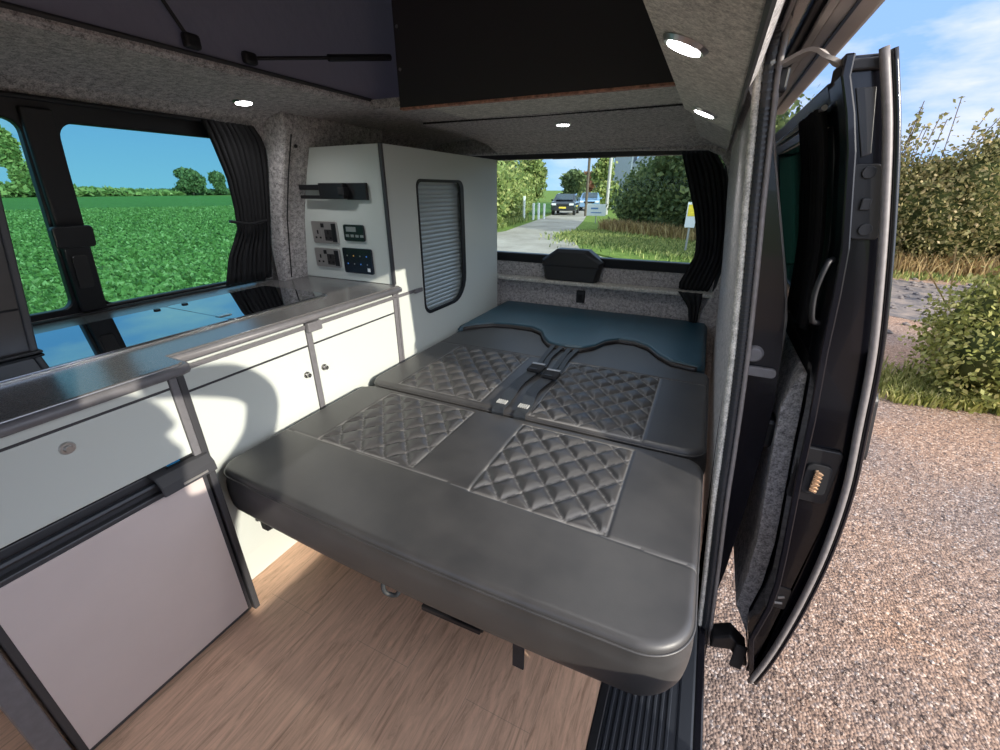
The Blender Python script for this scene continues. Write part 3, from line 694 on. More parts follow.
# rear mattress front band in brown
band = []
xs = [(-1.15+1.21*i/80) for i in range(81)]
b = MB(); vs = []; fs = []
for i, x in enumerate(xs):
    y = yb2(x)-.004; vs += [(x, y, .500), (x, y-.002, .522), (x, y+.006, .530), (x, y+.008, .500)]
for i in range(80):
    a = 4*i; fs += [(a, a+4, a+5, a+1), (a+1, a+5, a+6, a+2), (a+2, a+6, a+7, a+3), (a+3, a+7, a+4, a)]
fs += [(0, 1, 2, 3), (320, 323, 322, 321)]
b.add(vs, fs).build('front_border', 'leather_brown', bx, smooth=True)

# seat belts
def strap(pts, w, th, name, mat, par, across=None):
    P = smooth_pts(pts, 6); vs = []; fs = []
    for i, p in enumerate(P):
        t = (P[min(i+1, len(P)-1)]-P[max(i-1, 0)]).normalized(); s = t.cross(Vector((0, 0, 1))); 
        if s.length < .2: s = Vector((1, 0, 0))
        s.normalize(); u = s.cross(t)
        vs += [p-s*w/2, p+s*w/2, p+s*w/2+u*th, p-s*w/2+u*th]
    for i in range(len(P)-1):
        a = 4*i; fs += [(a+k, a+(k+1) % 4, a+4+(k+1) % 4, a+4+k) for k in range(4)]
    fs += [(3, 2, 1, 0), (4*len(P)-4, 4*len(P)-3, 4*len(P)-2, 4*len(P)-1)]
    return MB().add(vs, fs).build(name, mat, par)
zt = .523
def belt(x0, x1, xm, ym, xe, label):
    s_ = empty('seat_belt', (xm, ym, zt), label, 'seat belt', 'seat belts on the bed')
    strap([(x0, 1.90, zt+.003), (x0*.6+xm*.4, 1.75, zt+.004), (xm, ym+.07, zt+.006)], .022, .002, 'webbing', 'webbing', s_)
    strap([(x1, 1.90, zt+.003), (x1*.6+xm*.4+.0, 1.75, zt+.004), (xm+.03, ym+.07, zt+.006)], .022, .002, 'webbing', 'webbing', s_)
    bk = MB().box(xm-.022, xm+.044, ym-.005, ym+.06, zt+.006, zt+.022).build('buckle', 'black_matt', s_, .007, seg=3)
    MB().box(xm-.018, xm+.040, ym+.055, ym+.07, zt+.0222, zt+.0245).build('buckle_tongue', 'nickel', bk, .001)
    MB().box(xm-.008, xm+.024, ym-.003, ym+.008, zt+.0222, zt+.0245).build('release_button', 'black_plastic', bk, .001)
    strap([(xm+.005, ym-.01, zt+.008), (xm-.01, ym-.12, zt+.001), (xe+.005, 1.25, zt+.000), (xe, 1.205, .512), (xe, 1.196, .47)], .046, .003, 'anchor_webbing', 'webbing', s_)
    st_ = MB()
    for q in range(5):
        st_.box(xe-.018+q*.008, xe-.013+q*.008, 1.224, 1.250, zt+.002, zt+.006)
    st_.build('stitching', 'stitch_white', s_)
belt(-.60, -.555, -.575, 1.53, -.575, 'left of the two black seat belts with its buckle lying on the quilted backrest')
belt(-.515, -.475, -.495, 1.49, -.490, 'right of the two black seat belts, buckle lying across the backrest centre')

# ------------------------------------------------------------------ sliding door opening
P3 = lambda off, y: [(XP(z)+off, y, z) for z in (-.115, .1, .25, .44, .6, .75, .88, 1.0, 1.1, 1.2, 1.3, 1.38, 1.44)]
def opening_path(off, y, zadd=0):
    up_ = P3(off, y)
    top = [(.040+off, y-.01, 1.49+zadd), (.038+off, y-.06, 1.508+zadd), (.036+off, y-.2, 1.51+zadd), (.036+off, FRONT, 1.51+zadd)]
    return smooth_pts(up_+top, 4)
sl = empty('door_seal', (.15, 1.1, -.1), 'ribbed grey rubber seal around the sliding door opening, beside the bed', 'seal')
MB().tube(opening_path(-.006, 1.10), .008, 10).build('carpet_lip', 'carpet_pale', sl, smooth=True)
pth = opening_path(.010, 1.096, .006)
rib = MB(); 
rib.tube(pth, .009, 10).build('bulb', 'rubber', sl, smooth=True)
# individual ribs along the bulb
rb = MB(); Q = [p for p in pth]
acc = 0; last = Q[0]
rp_ = []
for a, c in zip(Q, Q[1:]):
    dlen = (c-a).length; n_ = max(1, int(dlen/.009))
    for i in range(n_): rp_.append((a.lerp(c, i/n_), (c-a).normalized()))
for p, t in rp_[:220]: rb.disc(p-t*.002, t, .0105, .004, 8)
o = rb.build('ribs', 'sill_black', sl)
o['kind'] = 'stuff'
MB().tube(opening_path(.026, 1.098, .014), .006, 8).build('flange', 'grey_seal', sl, smooth=True)
POUT = [(-.2, .20), (-.03, .222), (.2, .235), (.48, .238), (.7, .238), (.944, .212), (1.05, .185), (1.2, .138), (1.33, .098), (1.45, .07), (1.56, .06)]
def pil(off0, off1, y0, y1, mat, name):
    zz = [-.2, .0, .2, .44, .6, .75, .88, 1.0, 1.1, 1.2, 1.3, 1.38, 1.46, 1.56]
    pts = [(XP(z)+off0, z) for z in zz]+[((lerp(z, POUT)+off1), z) for z in reversed(zz)]
    return MB().prism(pts, lambda u, v: (u, y0, v), (0, y1-y0, 0)).build(name, mat, None, .004)
o = pil(.030, -.012, 1.115, 1.20, 'black_paint', 'trim_10'); tag(o, 'glossy black rear pillar of the sliding door opening', kind='structure')
o = pil(.010, .0, 1.20, 2.68, 'black_paint', 'wall_right_outer'); tag(o, 'black outer body side behind the sliding door opening', kind='structure')
o = MB().tube([(lerp(z, POUT)-.004, 1.192, z) for z in (.3, .48, .7, .85, .944, 1.05, 1.2, 1.33, 1.45)], .0045, 8).build('trim_11', 'awning_grey', smooth=True); tag(o, 'shiny drip lip on the outer edge of the black rear pillar', kind='structure')
st = empty('lock_striker', (.19, 1.15, .85), 'round grey striker and catch on the black pillar of the sliding door', 'latch')
MB().disc((.150, 1.114, .875), (0, -1, 0), .022, .012, 20, .016).build('striker_plate', 'edging', st, .002)
MB().prism(rrect(.140, .205, .822, .845, .010), lambda u, v: (u, 1.114, v), (0, -.012, 0)).build('catch', 'edging', st, .002)
# sill
sl2 = empty('door_step', (.08, .5, -.1), 'ribbed black plastic step sill along the sliding door opening', 'sill')
box('inner_edge', -.052, -.028, FRONT, 1.14, -.06, .003, 'black_plastic', sl2, .003)
t = MB(); t.box(-.028, .165, FRONT, 1.14, -.06, -.030)
t.build('tread', 'sill_black', sl2, .002)
for i in range(9):
    x = -.020+i*.0175; MB().box(x, x+.009, FRONT, 1.14, -.030, -.0245).build('rib', 'sill_black', sl2, .002)
box('outer_rail', .145, .186, FRONT, 1.14, -.058, -.026, 'sill_black', sl2, .006)
box('body_sill', .187, .212, FRONT, 1.14, -.20, -.045, 'black_paint', sl2, .006)
# roof rails and awning outside
o = box('trim_12', .062, .088, FRONT, 2.7, 1.515, 1.56, 'black_paint', None, .004); tag(o, 'black roof channel above the sliding door', kind='structure')
o = box('trim_13', .054, .062, FRONT, 2.7, 1.500, 1.55, 'grey_seal', None, .003); tag(o, 'pale metal lip above the sliding door', kind='structure')
aw = empty('awning', (.16, .8, 1.5), 'long grey roof awning housing running outside above the sliding door', 'awning')
box('housing', .118, .196, FRONT-.6, 2.25, 1.510, 1.62, 'awning_grey', aw, .01)
box('bracket_rail', .094, .117, FRONT-.6, 2.25, 1.522, 1.57, 'black_plastic', aw, .004)
box('groove', .150, .156, FRONT-.6, 2.25, 1.507, 1.5099, 'black_plastic', aw, 0)
box('front_bar', .110, .124, FRONT-.6, 2.25, 1.505, 1.5145, 'awning_grey', aw, .002)

# ------------------------------------------------------------------ sliding door
DO = [(-.02, .332), (.10, .352), (.265, .368), (.42, .374), (.584, .374), (.70, .362), (.80, .348), (.90, .335), (.967, .324), (1.06, .305), (1.14, .286), (1.22, .267), (1.293, .248), (1.37, .226), (1.434, .203)]
DI = [(-.02, .325), (.06, .305), (.138, .289), (.302, .305), (.45, .292), (.657, .270), (.80, .258), (.954, .240), (1.05, .232), (1.138, .222), (1.295, .188), (1.373, .164), (1.415, .145), (1.43, .150)]
dxo = lambda z: lerp(z, DO); dxi = lambda z: lerp(z, DI)
sd = empty('sliding_door', (.3, .95, -.02), 'black sliding door slid open outside the van, seen along its front edge', 'van door')
zz = [-.02, .03, .08, .138, .2, .265, .35, .45, .55, .657, .73, .80, .88, .954, 1.0]
# lower shell (solid, below the window)
def ring(zlist, fo_, fi_, y0, y1, name, mat, par, bev=.004):
    pts = [(fo_(z), z) for z in zlist]+[(fi_(z), z) for z in reversed(zlist)]
    return MB().prism(pts, lambda u, v: (u, y0, v), (0, y1-y0, 0)).build(name, mat, par, bev)
YE = 1.97
ring(zz[:-1], dxo, lambda z: dxo(z)-.012, .956, YE, 'outer_skin', 'black_paint', sd)
ring([-.02, .05, .138, .3, .45, .657, .8, .90], lambda z: dxo(z)-.014, lambda z: dxi(z)+.004, .985, YE, 'lower_core', 'black_matt', sd)
# leading edge frame: outer flange + inner flange + recessed web
zf = [-.02, .03, .08, .138, .2, .265, .35, .45, .55, .657, .73, .80, .88, .954, 1.0, 1.06, 1.14, 1.22, 1.293, 1.35, 1.40, 1.43]
ring(zf, lambda z: dxo(z)-.010, lambda z: dxi(z)+.002, .972, 1.07, 'leading_edge', 'black_paint', sd, .003)
ring(zf, lambda z: dxi(z)+.010, lambda z: dxi(z)-.004, .952, 1.00, 'inner_flange', 'black_paint', sd, .003)
# pale seal tube along the outer edge
MB().tube(smooth_pts([(dxo(z)-.011, .951, z) for z in (-.018, .08, .2, .35, .5, .657, .8, .95, 1.1, 1.22, 1.33, 1.432)], 6), .0068, 12).build('edge_seal', 'grey_seal', sd, smooth=True)
MB().tube(smooth_pts([(dxo(z)+.0015, .952, z) for z in (-.018, .08, .2, .35, .5, .657, .8, .95, 1.1, 1.22, 1.33, 1.43)], 6), .005, 8).build('skin_fold', 'black_paint', sd, smooth=True)
# window frame of the door (above 0.95)
zu = [.93, 1.0, 1.1, 1.2, 1.3, 1.37, 1.412]
mid = lambda z: (dxo(z)*.45+dxi(z)*.55)
top = MB()
for (z0, z1, y0, y1, nm) in ((1.345, 1.412, 1.07, YE, 'top_rail'), (.90, .985, 1.07, YE, 'window_sill')):
    pts = [(dxo(z)-.004, z) for z in (z0, (z0+z1)/2, z1)]+[(dxi(z)+.002, z) for z in (z1, (z0+z1)/2, z0)]
    MB().prism(pts, lambda u, v: (u, y0, v), (0, y1-y0, 0)).build(nm, 'black_paint', sd, .006)
for (y0, y1) in ((1.07, 1.13), (YE-.08, YE)):
    zs2 = [.985, 1.1, 1.2, 1.345]
    pts = [(dxo(z)-.004, z) for z in zs2]+[(dxi(z)+.002, z) for z in reversed(zs2)]
    MB().prism(pts, lambda u, v: (u, y0, v), (0, y1-y0, 0)).build('window_upright', 'black_plastic', sd, .004)
zs2 = [.97, 1.05, 1.15, 1.25, 1.36]
pts = [(dxo(z)-.018, z) for z in zs2]+[(dxo(z)-.022, z) for z in reversed(zs2)]
MB().prism(pts, lambda u, v: (u, 1.10, v), (0, YE-.16, 0)).build('window_glass', 'glass_door', sd)
# door curtain (bundled at the leading side)
dcn = empty('curtain', (.2, 1.2, .95), 'black curtain bunched at the front of the sliding door window', 'curtain', 'blackout curtains')
curtain('cloth', lambda z: ((dxi(z)-.012, 1.075, z), (dxi(z)-.012, 1.30, z), (1, 0, 0)), [.955+.42*i/10 for i in range(11)], 7, .006, 'curtain_cloth', dcn)
MB().tube([(dxi(1.37)-.012, 1.06, 1.372), (dxi(1.37)-.012, YE-.05, 1.372)], .005, 8).build('rail', 'nickel', dcn)
# interior trim panel of the door: grey felt edge, black face
zt_ = [.06, .15, .25, .40, .55, .70, .78, .84, .87]
pin = lambda z: dxi(z)-.002-.038*min(1, max(0, (z-.05)/.12))*min(1, (.89-z)/.09)
pts = [(pin(z), z) for z in zt_]+[(dxi(z)-.001, z) for z in reversed(zt_)]
MB().prism(pts, lambda u, v: (u, 1.04, v), (0, YE-1.1, 0)).build('trim_panel', 'carpet', sd, .006)
box('pull_handle', dxi(.70)-.07, dxi(.70)-.036, 1.06, 1.20, .655, .735, 'black_plastic', sd, .012)
# hardware on the leading edge
MB().prism(rrect(.262, .336, .60, .735, .010), lambda u, v: (u+(.66-v)*.0, .972, v), (0, -.010, 0)).build('latch_plate', 'black_plastic', sd, .003)
lk = MB().prism(rrect(.280, .326, .625, .700, .012), lambda u, v: (u, .9615, v), (0, -.006, 0)).build('latch', 'black_matt', sd, .002)
sp = MB(); sp.tube([(.302+.006*math.cos(t*.9), .951, .635+.052*t/40) for t in range(41)], .0035, 6); sp.build('spring', 'brass_spring', lk)
MB().prism(rrect(.215, .262, 1.155, 1.275, .012), lambda u, v: (u-(v-1.2)*.22, .972, v), (0, -.005, 0)).build('upper_latch', 'black_plastic', sd, .002)
for z in (1.172, 1.262): MB().disc((.240-(z-1.2)*.22, .967, z), (0, -1, 0), .010, .004, 16).build('bolt', 'rubber', sd, .001)
MB().box(.228, .242, .961, .967, 1.203, 1.222).build('upper_catch', 'rubber', sd, .002)
MB().prism([(.175, 1.385), (.202, 1.385), (.222, 1.29), (.210, 1.285)], lambda u, v: (u, .972, v), (0, -.003, 0)).build('cover_plate', 'tinted_panel', sd, .001)
MB().tube(smooth_pts([(.215, .968, 1.12), (.205, .955, 1.11), (.20, .953, 1.06), (.208, .955, 1.01), (.222, .968, 1.0)]), .005, 8).build('grab_loop', 'black_plastic', sd, smooth=True)
MB().prism(rrect(.30, .34, .26, .33, .006), lambda u, v: (u, .972, v), (0, -.003, 0)).build('label_plate', 'tinted_panel', sd, .001)
for i in range(2): MB().tube([(.308+.01*i, .967, .275+i*.022), (.330, .967, .282+i*.022)], .003, 6).build('clip', 'nickel', sd)
MB().prism(rrect(.70, .86, 1.0, 1.16, .02), lambda u, v: (lerp(u, DO)+.001, v, u), (.028, 0, 0)).build('outer_handle', 'black_plastic', sd, .008)
# arms that carry the door
ar = sd
strap([(.062, 1.03, 1.432), (.105, 1.00, 1.446), (.128, .985, 1.430), (.150, .985, 1.418), (.180, .985, 1.414)], .020, .006, 'roller_arm', 'awning_grey', ar)
box('roller_block', .055, .082, 1.02, 1.075, 1.395, 1.433, 'black_plastic', ar, .004)
box('door_bracket', .155, .205, .962, .985, 1.408, 1.424, 'rubber', ar, .003)
ar2 = sd
MB().prism([(.213, .085), (.255, .115), (.300, .075), (.315, .02), (.305, .015), (.262, .06), (.213, .04)], lambda u, v: (u, .985, v-.03), (0, .05, 0)).build('lower_arm', 'black_plastic', ar2, .006)
box('cable_cover', .27, .30, .975, .984, -.02, .07, 'black_matt', ar2, .003)

# the door hangs a little further back and lower than first drawn
def grow(root, k, c):
    for o_ in root.children_recursive:
        if o_.type == 'MESH':
            for v_ in o_.data.vertices: v_.co = c+(v_.co-c)*k
for rt_ in (sd, dcn): grow(rt_, 1.074, Vector((0, 0, 1.235)))
# ------------------------------------------------------------------ photographer outside the doorway (throws the shadow on the cupboards)
def figure():
    pr = empty('person', (.55, -.30, -.45), 'person in a dark jacket standing outside the open sliding door, arm raised', 'person')
    V = {'pel': (.55, -.30, .50, .15), 'w': (.55, -.30, .66, .14), 'ch': (.53, -.29, .84, .16), 'sh': (.51, -.28, 1.02, .11), 'nk': (.48, -.26, 1.14, .06), 'hd': (.46, -.25, 1.25, .085), 'tp': (.45, -.25, 1.36, .095), 'tq': (.45, -.25, 1.44, .07),
         'ns': (.45, -.135, 1.315, .010), 'ch2': (.455, -.155, 1.245, .02),
         'lsh': (.47, -.46, 1.0, .065), 'lel': (.50, -.51, .74, .045), 'lwr': (.49, -.49, .52, .032), 'lha': (.48, -.47, .42, .032),
         'rsh': (.50, -.12, 1.02, .07), 'rel': (.47, .075, 1.16, .055), 'rw2': (.455, .125, 1.28, .06), 'rwr': (.45, .06, 1.355, .062), 'rha': (.44, -.06, 1.40, .045), 'rfi': (.44, -.18, 1.43, .035),
         'lhp': (.56, -.39, .42, .09), 'lkn': (.55, -.40, .03, .06), 'lan': (.60, -.42, -.36, .042), 'lto': (.46, -.42, -.41, .035),
         'rhp': (.56, -.21, .42, .09), 'rkn': (.56, -.21, .03, .06), 'ran': (.62, -.19, -.36, .042), 'rto': (.48, -.19, -.41, .035)}
    Ed = ['pel w', 'w ch', 'ch sh', 'sh nk', 'nk hd', 'hd tp', 'tp tq', 'tp ns', 'hd ch2', 'sh lsh', 'lsh lel', 'lel lwr', 'lwr lha', 'sh rsh', 'rsh rel', 'rel rw2', 'rw2 rwr', 'rwr rha', 'rha rfi', 'pel lhp', 'lhp lkn', 'lkn lan', 'lan lto', 'pel rhp', 'rhp rkn', 'rkn ran', 'ran rto']
    ks = list(V); me = bpy.data.meshes.new('body'); me.from_pydata([V[k][:3] for k in ks], [tuple(ks.index(q) for q in e.split()) for e in Ed], [])
    o = bpy.data.objects.new('body', me); C.objects.link(o); shift(o, pr); me.materials.append(MT['jacket'])
    m = o.modifiers.new('skin', 'SKIN'); 
    for i, k_ in enumerate(ks): me.skin_vertices[0].data[i].radius = (V[k_][3],)*2
    me.skin_vertices[0].data[0].use_root = True
    m = o.modifiers.new('sub', 'SUBSURF'); m.levels = 2; m.render_levels = 2
    hh = MB(); 
    return pr
figure()
CH = .445  # unseen crates added outside to hold the floor in even shade
for k_, (z0, lb) in enumerate(((-.45, 'unseen grey lidded crate added to keep the floor shaded, bottom of the stack'), (-.45+CH+.051, 'unseen grey lidded crate added to keep the floor shaded, on top of the other'))):
    cr = empty('unseen_shade_crate', (.42, .06, z0), lb, 'crate', 'added floor shade blockers')
    MB().box(.29, .55, -.34, .43, z0, z0+CH).build('box', 'rubber', cr, .015)
    MB().box(.28, .56, -.35, .44, z0+CH+.0005, z0+CH+.05).build('lid', 'edging', cr, .012)
    for y_ in (-.36, .432): MB().box(.38, .46, y_, y_+.02, z0+.25, z0+.28).build('handle', 'black_plastic', cr, .004)

wc = empty('unseen_shade_box', (.40, .53, -.45), 'unseen tall grey container added to shade the floor, beside the stacked crates', 'container')  # unseen block added to shade the floor strip past the crates
MB().box(.30, .50, .462, .605, -.45, .225).build('body', 'rubber', wc, .02)
MB().disc((.36, .53, .2255), (0, 0, 1), .025, .02, 16).build('cap', 'black_plastic', wc, .002)
# ------------------------------------------------------------------ outside
GZ = -.45
rnd = random.Random(4)
def plane(name, pts, z, mat, label):
    o = mk(name, [(x, y, z) for x, y in pts], [tuple(range(len(pts)))], mat); return tag(o, label, kind='structure')
plane('ground', [(-1500, -1500), (1500, -1500), (1500, 1500), (-1500, 1500)], GZ-.02, 'grass', 'grassy ground')
plane('gravel_ground', [(-3.2, -12), (30, -12), (30, 11.8), (3.2, 11.8), (-2, 11.2), (-3.2, 8)], GZ, 'gravel', 'pinkish gravel parking ground beside the van')
plane('field_ground', [(-420, -300), (-3.6, -300), (-3.6, 8), (-11.5, 15), (-12, 60), (-420, 150)], GZ-.005, 'field', 'flat green crop field outside the side window')
plane('lane', [(-3.4, 8), (-2, 11.3), (-3.4, 13), (-5.1, 17.5), (-6.8, 26), (-9.5, 38), (-18, 80), (-22, 80), (-13, 40), (-10.6, 31), (-8.2, 18), (-8.5, 13), (-14, 9), (-9, 7)], GZ+.004, 'road', 'pale dusty lane leading away behind the van')
# muddy patch
mp_ = []
for i in range(26):
    a = 2*PI*i/26; r = 1+.14*math.sin(3*a)+.08*math.sin(7*a+1); mp_.append((4.1+2.2*r*math.cos(a), 9.2+2.3*r*math.sin(a)))
plane('mud_patch', mp_, GZ+.004, 'mud', 'grey wet muddy patch with stones in front of the hedge')

def leaves(name, pts, size, mat, par=None, elong=1.6, upb=0, seed=1):
    """pts: array (n,3); each becomes a bent leaf quad"""
    rs = np.random.RandomState(seed); n = len(pts); P = np.asarray(pts, dtype=float)
    d = rs.normal(size=(n, 3)); d[:, 2] += upb; d /= np.linalg.norm(d, axis=1)[:, None]
    e = rs.normal(size=(n, 3)); e -= (e*d).sum(1)[:, None]*d; e /= np.linalg.norm(e, axis=1)[:, None]
    s = size*(.6+.8*rs.rand(n))[:, None]
    A = P-d*s*elong*.5; B = P+e*s*.5; Cc = P+d*s*elong*.5; D = P-e*s*.5
    v = np.stack([A, B, Cc, D], 1).reshape(-1, 3)
    me = bpy.data.meshes.new(name); me.vertices.add(4*n); me.vertices.foreach_set('co', v.ravel())
    me.loops.add(4*n); me.loops.foreach_set('vertex_index', np.arange(4*n, dtype=np.int32))
    me.polygons.add(n); me.polygons.foreach_set('loop_start', np.arange(0, 4*n, 4, dtype=np.int32)); me.polygons.foreach_set('loop_total', np.full(n, 4, dtype=np.int32))
    me.update(calc_edges=True); me.materials.append(MT[mat])
    tone = np.repeat(np.clip(rs.beta(2, 2, n), 0, 1), 4)
    at = me.attributes.new('tone', 'FLOAT', 'POINT'); at.data.foreach_set('value', tone.astype(np.float32))
    o = bpy.data.objects.new(name, me); C.objects.link(o); shift(o, par); return o
def blob_pts(blobs, n, seed, shell=.66):
    rs = np.random.RandomState(seed); w = np.array([b[3]*b[4]+b[4]*b[5] for b in blobs]); idx = rs.choice(len(blobs), n, p=w/w.sum())
    B = np.array(blobs)[idx]; d = rs.normal(size=(n, 3)); d /= np.linalg.norm(d, axis=1)[:, None]
    r = (shell+(1-shell)*rs.rand(n))*(1+.14*rs.normal(size=n))
    return B[:, :3]+d*B[:, 3:6]*r[:, None]
def core(blobs, name, mat, par, sc_=.78):
    b = MB()
    for (x, y, z, rx, ry, rz) in blobs:
        vs = []; fs = []; K, M_ = 10, 6
        for i in range(M_+1):
            th = PI*i/M_
            for j in range(K):
                a = 2*PI*j/K; q = sc_*(1+.12*math.sin(3*a+i)+.08*math.sin(5*a+2*i))
                vs.append((x+rx*q*math.sin(th)*math.cos(a), y+ry*q*math.sin(th)*math.sin(a), z+rz*q*math.cos(th)))
        fs = [(i*K+j, i*K+(j+1) % K, (i+1)*K+(j+1) % K, (i+1)*K+j) for i in range(M_) for j in range(K)]
        b.add(vs, fs)
    return b.build(name, mat, par, smooth=True)
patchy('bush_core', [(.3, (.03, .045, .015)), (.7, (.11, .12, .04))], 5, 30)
def bush(name, blobs, n, size, mat, label, cat, group=None, seed=1, trunk=None, elong=1.6):
    x, y = blobs[0][0], blobs[0][1]
    e = empty(name, (x, y, GZ), label, cat, group)
    leaves('foliage', blob_pts(blobs, n, seed), size, mat, e, elong, seed=seed)
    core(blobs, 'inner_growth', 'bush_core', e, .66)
    tr = trunk or (x, y, .06)
    z1 = min(b_[2] for b_ in blobs)
    MB().tube([(tr[0], tr[1], GZ-.02), (tr[0]+.03, tr[1], (GZ+z1)/2), (tr[0], tr[1], z1)], tr[2], 8, rs=[tr[2]*1.2, tr[2], tr[2]*.7]).build('trunk', 'bark', e, smooth=True)
    return e
# right-hand hedge
hb_ = []
for i in range(34):
    t = i/33; x = 1.6+t*16; y = 13.0+t*1.0+rnd.uniform(-.4, .4)
    h = 2.15+rnd.uniform(-.25, .3)+(.75 if t > .33 else .15)*min(1, t*2.2)
    hb_.append((x, y, GZ+h*.52, 1.1, 1.0, h*.60)); 
    if i % 2: hb_.append((x+.3, y+.3, GZ+h*.86, .75, .7, h*.3))
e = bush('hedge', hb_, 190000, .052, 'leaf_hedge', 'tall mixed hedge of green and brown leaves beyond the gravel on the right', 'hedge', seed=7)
# thin upright shoots on the hedge top
rs = np.random.RandomState(3); sh = MB()
pts = []
for i in range(110):
    x = 1.6+rs.rand()*14; y = 13.3+rs.normal()*.3; t_ = (x-1.6)/16; z0 = GZ+2.3+.8*min(1, t_*2.2); h = .3+rs.rand()*.6
    dx = rs.normal()*.1; sh.tube([(x, y, z0-.3), (x+dx*.5, y, z0+h*.4), (x+dx, y, z0+h)], .008, 4)
    for k_ in range(14): q = rs.rand(); pts.append((x+dx*q+rs.normal()*.05, y+rs.normal()*.05, z0+h*q))
sho = sh.build('shoots', 'bark', e); sho['kind'] = 'stuff'; leaves('shoot_leaves', pts, .06, 'leaf_hedge', e, seed=12)
# dry grass strip at the hedge foot
def tuft_strip(name, xs_, ys_, n, h, mat, label, seed, kind='stuff', cat='grass', w=.012):
    rs = np.random.RandomState(seed); vs = []; fs = []; tone = []
    for i in range(n):
        t = rs.rand(); x = xs_(t, rs); y = ys_(t, rs); a = rs.rand()*6.28; hh = h*(.5+rs.rand()*.8); lx, ly = rs.normal()*hh*.35, rs.normal()*hh*.35
        k_ = len(vs); c, s_ = math.cos(a)*w, math.sin(a)*w
        vs += [(x-c, y-s_, GZ-.01), (x+c, y+s_, GZ-.01), (x+c*.8+lx*.4, y+s_*.8+ly*.4, GZ+hh*.6), (x-c*.8+lx*.4, y-s_*.8+ly*.4, GZ+hh*.6), (x+lx, y+ly, GZ+hh)]
        fs += [(k_, k_+1, k_+2, k_+3), (k_+3, k_+2, k_+4)]; tone += [rs.rand()]*5
    o = mk(name, vs, fs, mat); at = o.data.attributes.new('tone', 'FLOAT', 'POINT'); at.data.foreach_set('value', tone)
    return tag(o, label, cat, kind=kind)
tuft_strip('dry_grass', lambda t, r: 1.5+t*16, lambda t, r: 12.15+t*.8+r.normal()*.28, 5200, .42, 'leaf_dry', 'dry straw coloured grass along the foot of the right hedge', 5, w=.014)
tuft_strip('grass_strip', lambda t, r: 1.5+t*16, lambda t, r: 11.6+t*.7+r.normal()*.22, 4200, .13, 'leaf_green', 'short green grass strip between the dry grass and the mud', 6, w=.014)
# near bush on the right
nb_ = []
for i in range(15):
    t = i/14; nb_.append((2.25+t*1.5+rnd.uniform(-.12, .12), 4.75+t*.9+rnd.uniform(-.3, .3), GZ+.42+.38*t+rnd.uniform(-.1, .12), .42+.2*t, .45+.15*t, .42+.34*t))
nb_ += [(2.9, 5.2, GZ+1.05, .4, .4, .42), (3.3, 5.4, GZ+1.3, .45, .45, .45), (3.2, 5.1, GZ+1.55, .3, .3, .35)]
bush('bush', nb_, 56000, .028, 'leaf_yellow', 'straggly yellow green bush growing at the right edge of the gravel', 'bush', seed=9)
tuft_strip('weeds', lambda t, r: 1.75+t*1.6+r.normal()*.1, lambda t, r: 4.35+t*.25+abs(r.normal())*.38, 5200, .10, 'leaf_yellow', 'bright green weeds and grass at the foot of the near bush', 8, w=.009)
rs = np.random.RandomState(21); st_ = MB(); lp = []
for i in range(34):
    x = 2.2+rs.rand()*1.6; y = 4.6+rs.rand()*.9; h = .5+rs.rand()*1.1; dx, dy = rs.normal()*.25, rs.normal()*.25
    st_.tube([(x, y, GZ), (x+dx*.4, y+dy*.4, GZ+h*.6), (x+dx, y+dy, GZ+h)], .006, 5)
    for q in range(16): t_ = .3+.7*rs.rand(); lp.append((x+dx*t_+rs.normal()*.03, y+dy*t_+rs.normal()*.03, GZ+h*t_))
o = st_.build('dry_stems', 'leaf_dry'); at = o.data.attributes.new('tone', 'FLOAT', 'POINT'); at.data.foreach_set('value', [.6]*len(o.data.vertices)); tag(o, 'bare straw coloured stems sticking out of the near bush', 'plant stems', kind='stuff')
# stones on the mud
sv = MB()
for i in range(240):
    x = 4.1+rs.normal()*1.1; y = 9.0+rs.normal()*1.2; r = .02+rs.rand()*.05
    sv.tube([(x, y, GZ-.01), (x, y, GZ+r*.35), (x+.01, y, GZ+r*.7)], r, 6, rs=[r, r*1.1, r*.4])
o = sv.build('stones', 'mud'); tag(o, 'small stones scattered over the wet mud', 'stones', kind='stuff')
# loose gravel stones near the van
rs = np.random.RandomState(33); n = 15000
X_ = .45+rs.rand(n)**1.3*3.2; Y_ = .9+rs.rand(n)**1.2*4.5; rr_ = .0025+rs.rand(n)**3*.007
vs = []; fs = []
base = [(1,0,0),(0,1,0),(-1,0,0),(0,-1,0),(0,0,1),(0,0,-1)]; bf = [(0,1,4),(1,2,4),(2,3,4),(3,0,4),(1,0,5),(2,1,5),(3,2,5),(0,3,5)]
for i in range(n):
    a = rs.rand()*6.28; ca, sa = math.cos(a), math.sin(a); k_ = len(vs); q = rr_[i]; e1 = .7+rs.rand()*.6
    for (x, y, z) in base: vs.append((X_[i]+q*(x*ca*e1-y*sa), Y_[i]+q*(x*sa*e1+y*ca), GZ+q*.35+z*q*.6))
    fs += [tuple(j+k_ for j in f) for f in bf]
leaf_mat('stone_tones', [(.15, .11, .09), (.28, .205, .16), (.35, .265, .215), (.52, .45, .4)], 0)
o = mk('loose_gravel', vs, fs, 'stone_tones'); at = o.data.attributes.new('tone', 'FLOAT', 'POINT'); at.data.foreach_set('value', np.repeat(rs.rand(n), 6)); tag(o, 'loose pinkish gravel stones beside the van', 'gravel', kind='stuff')

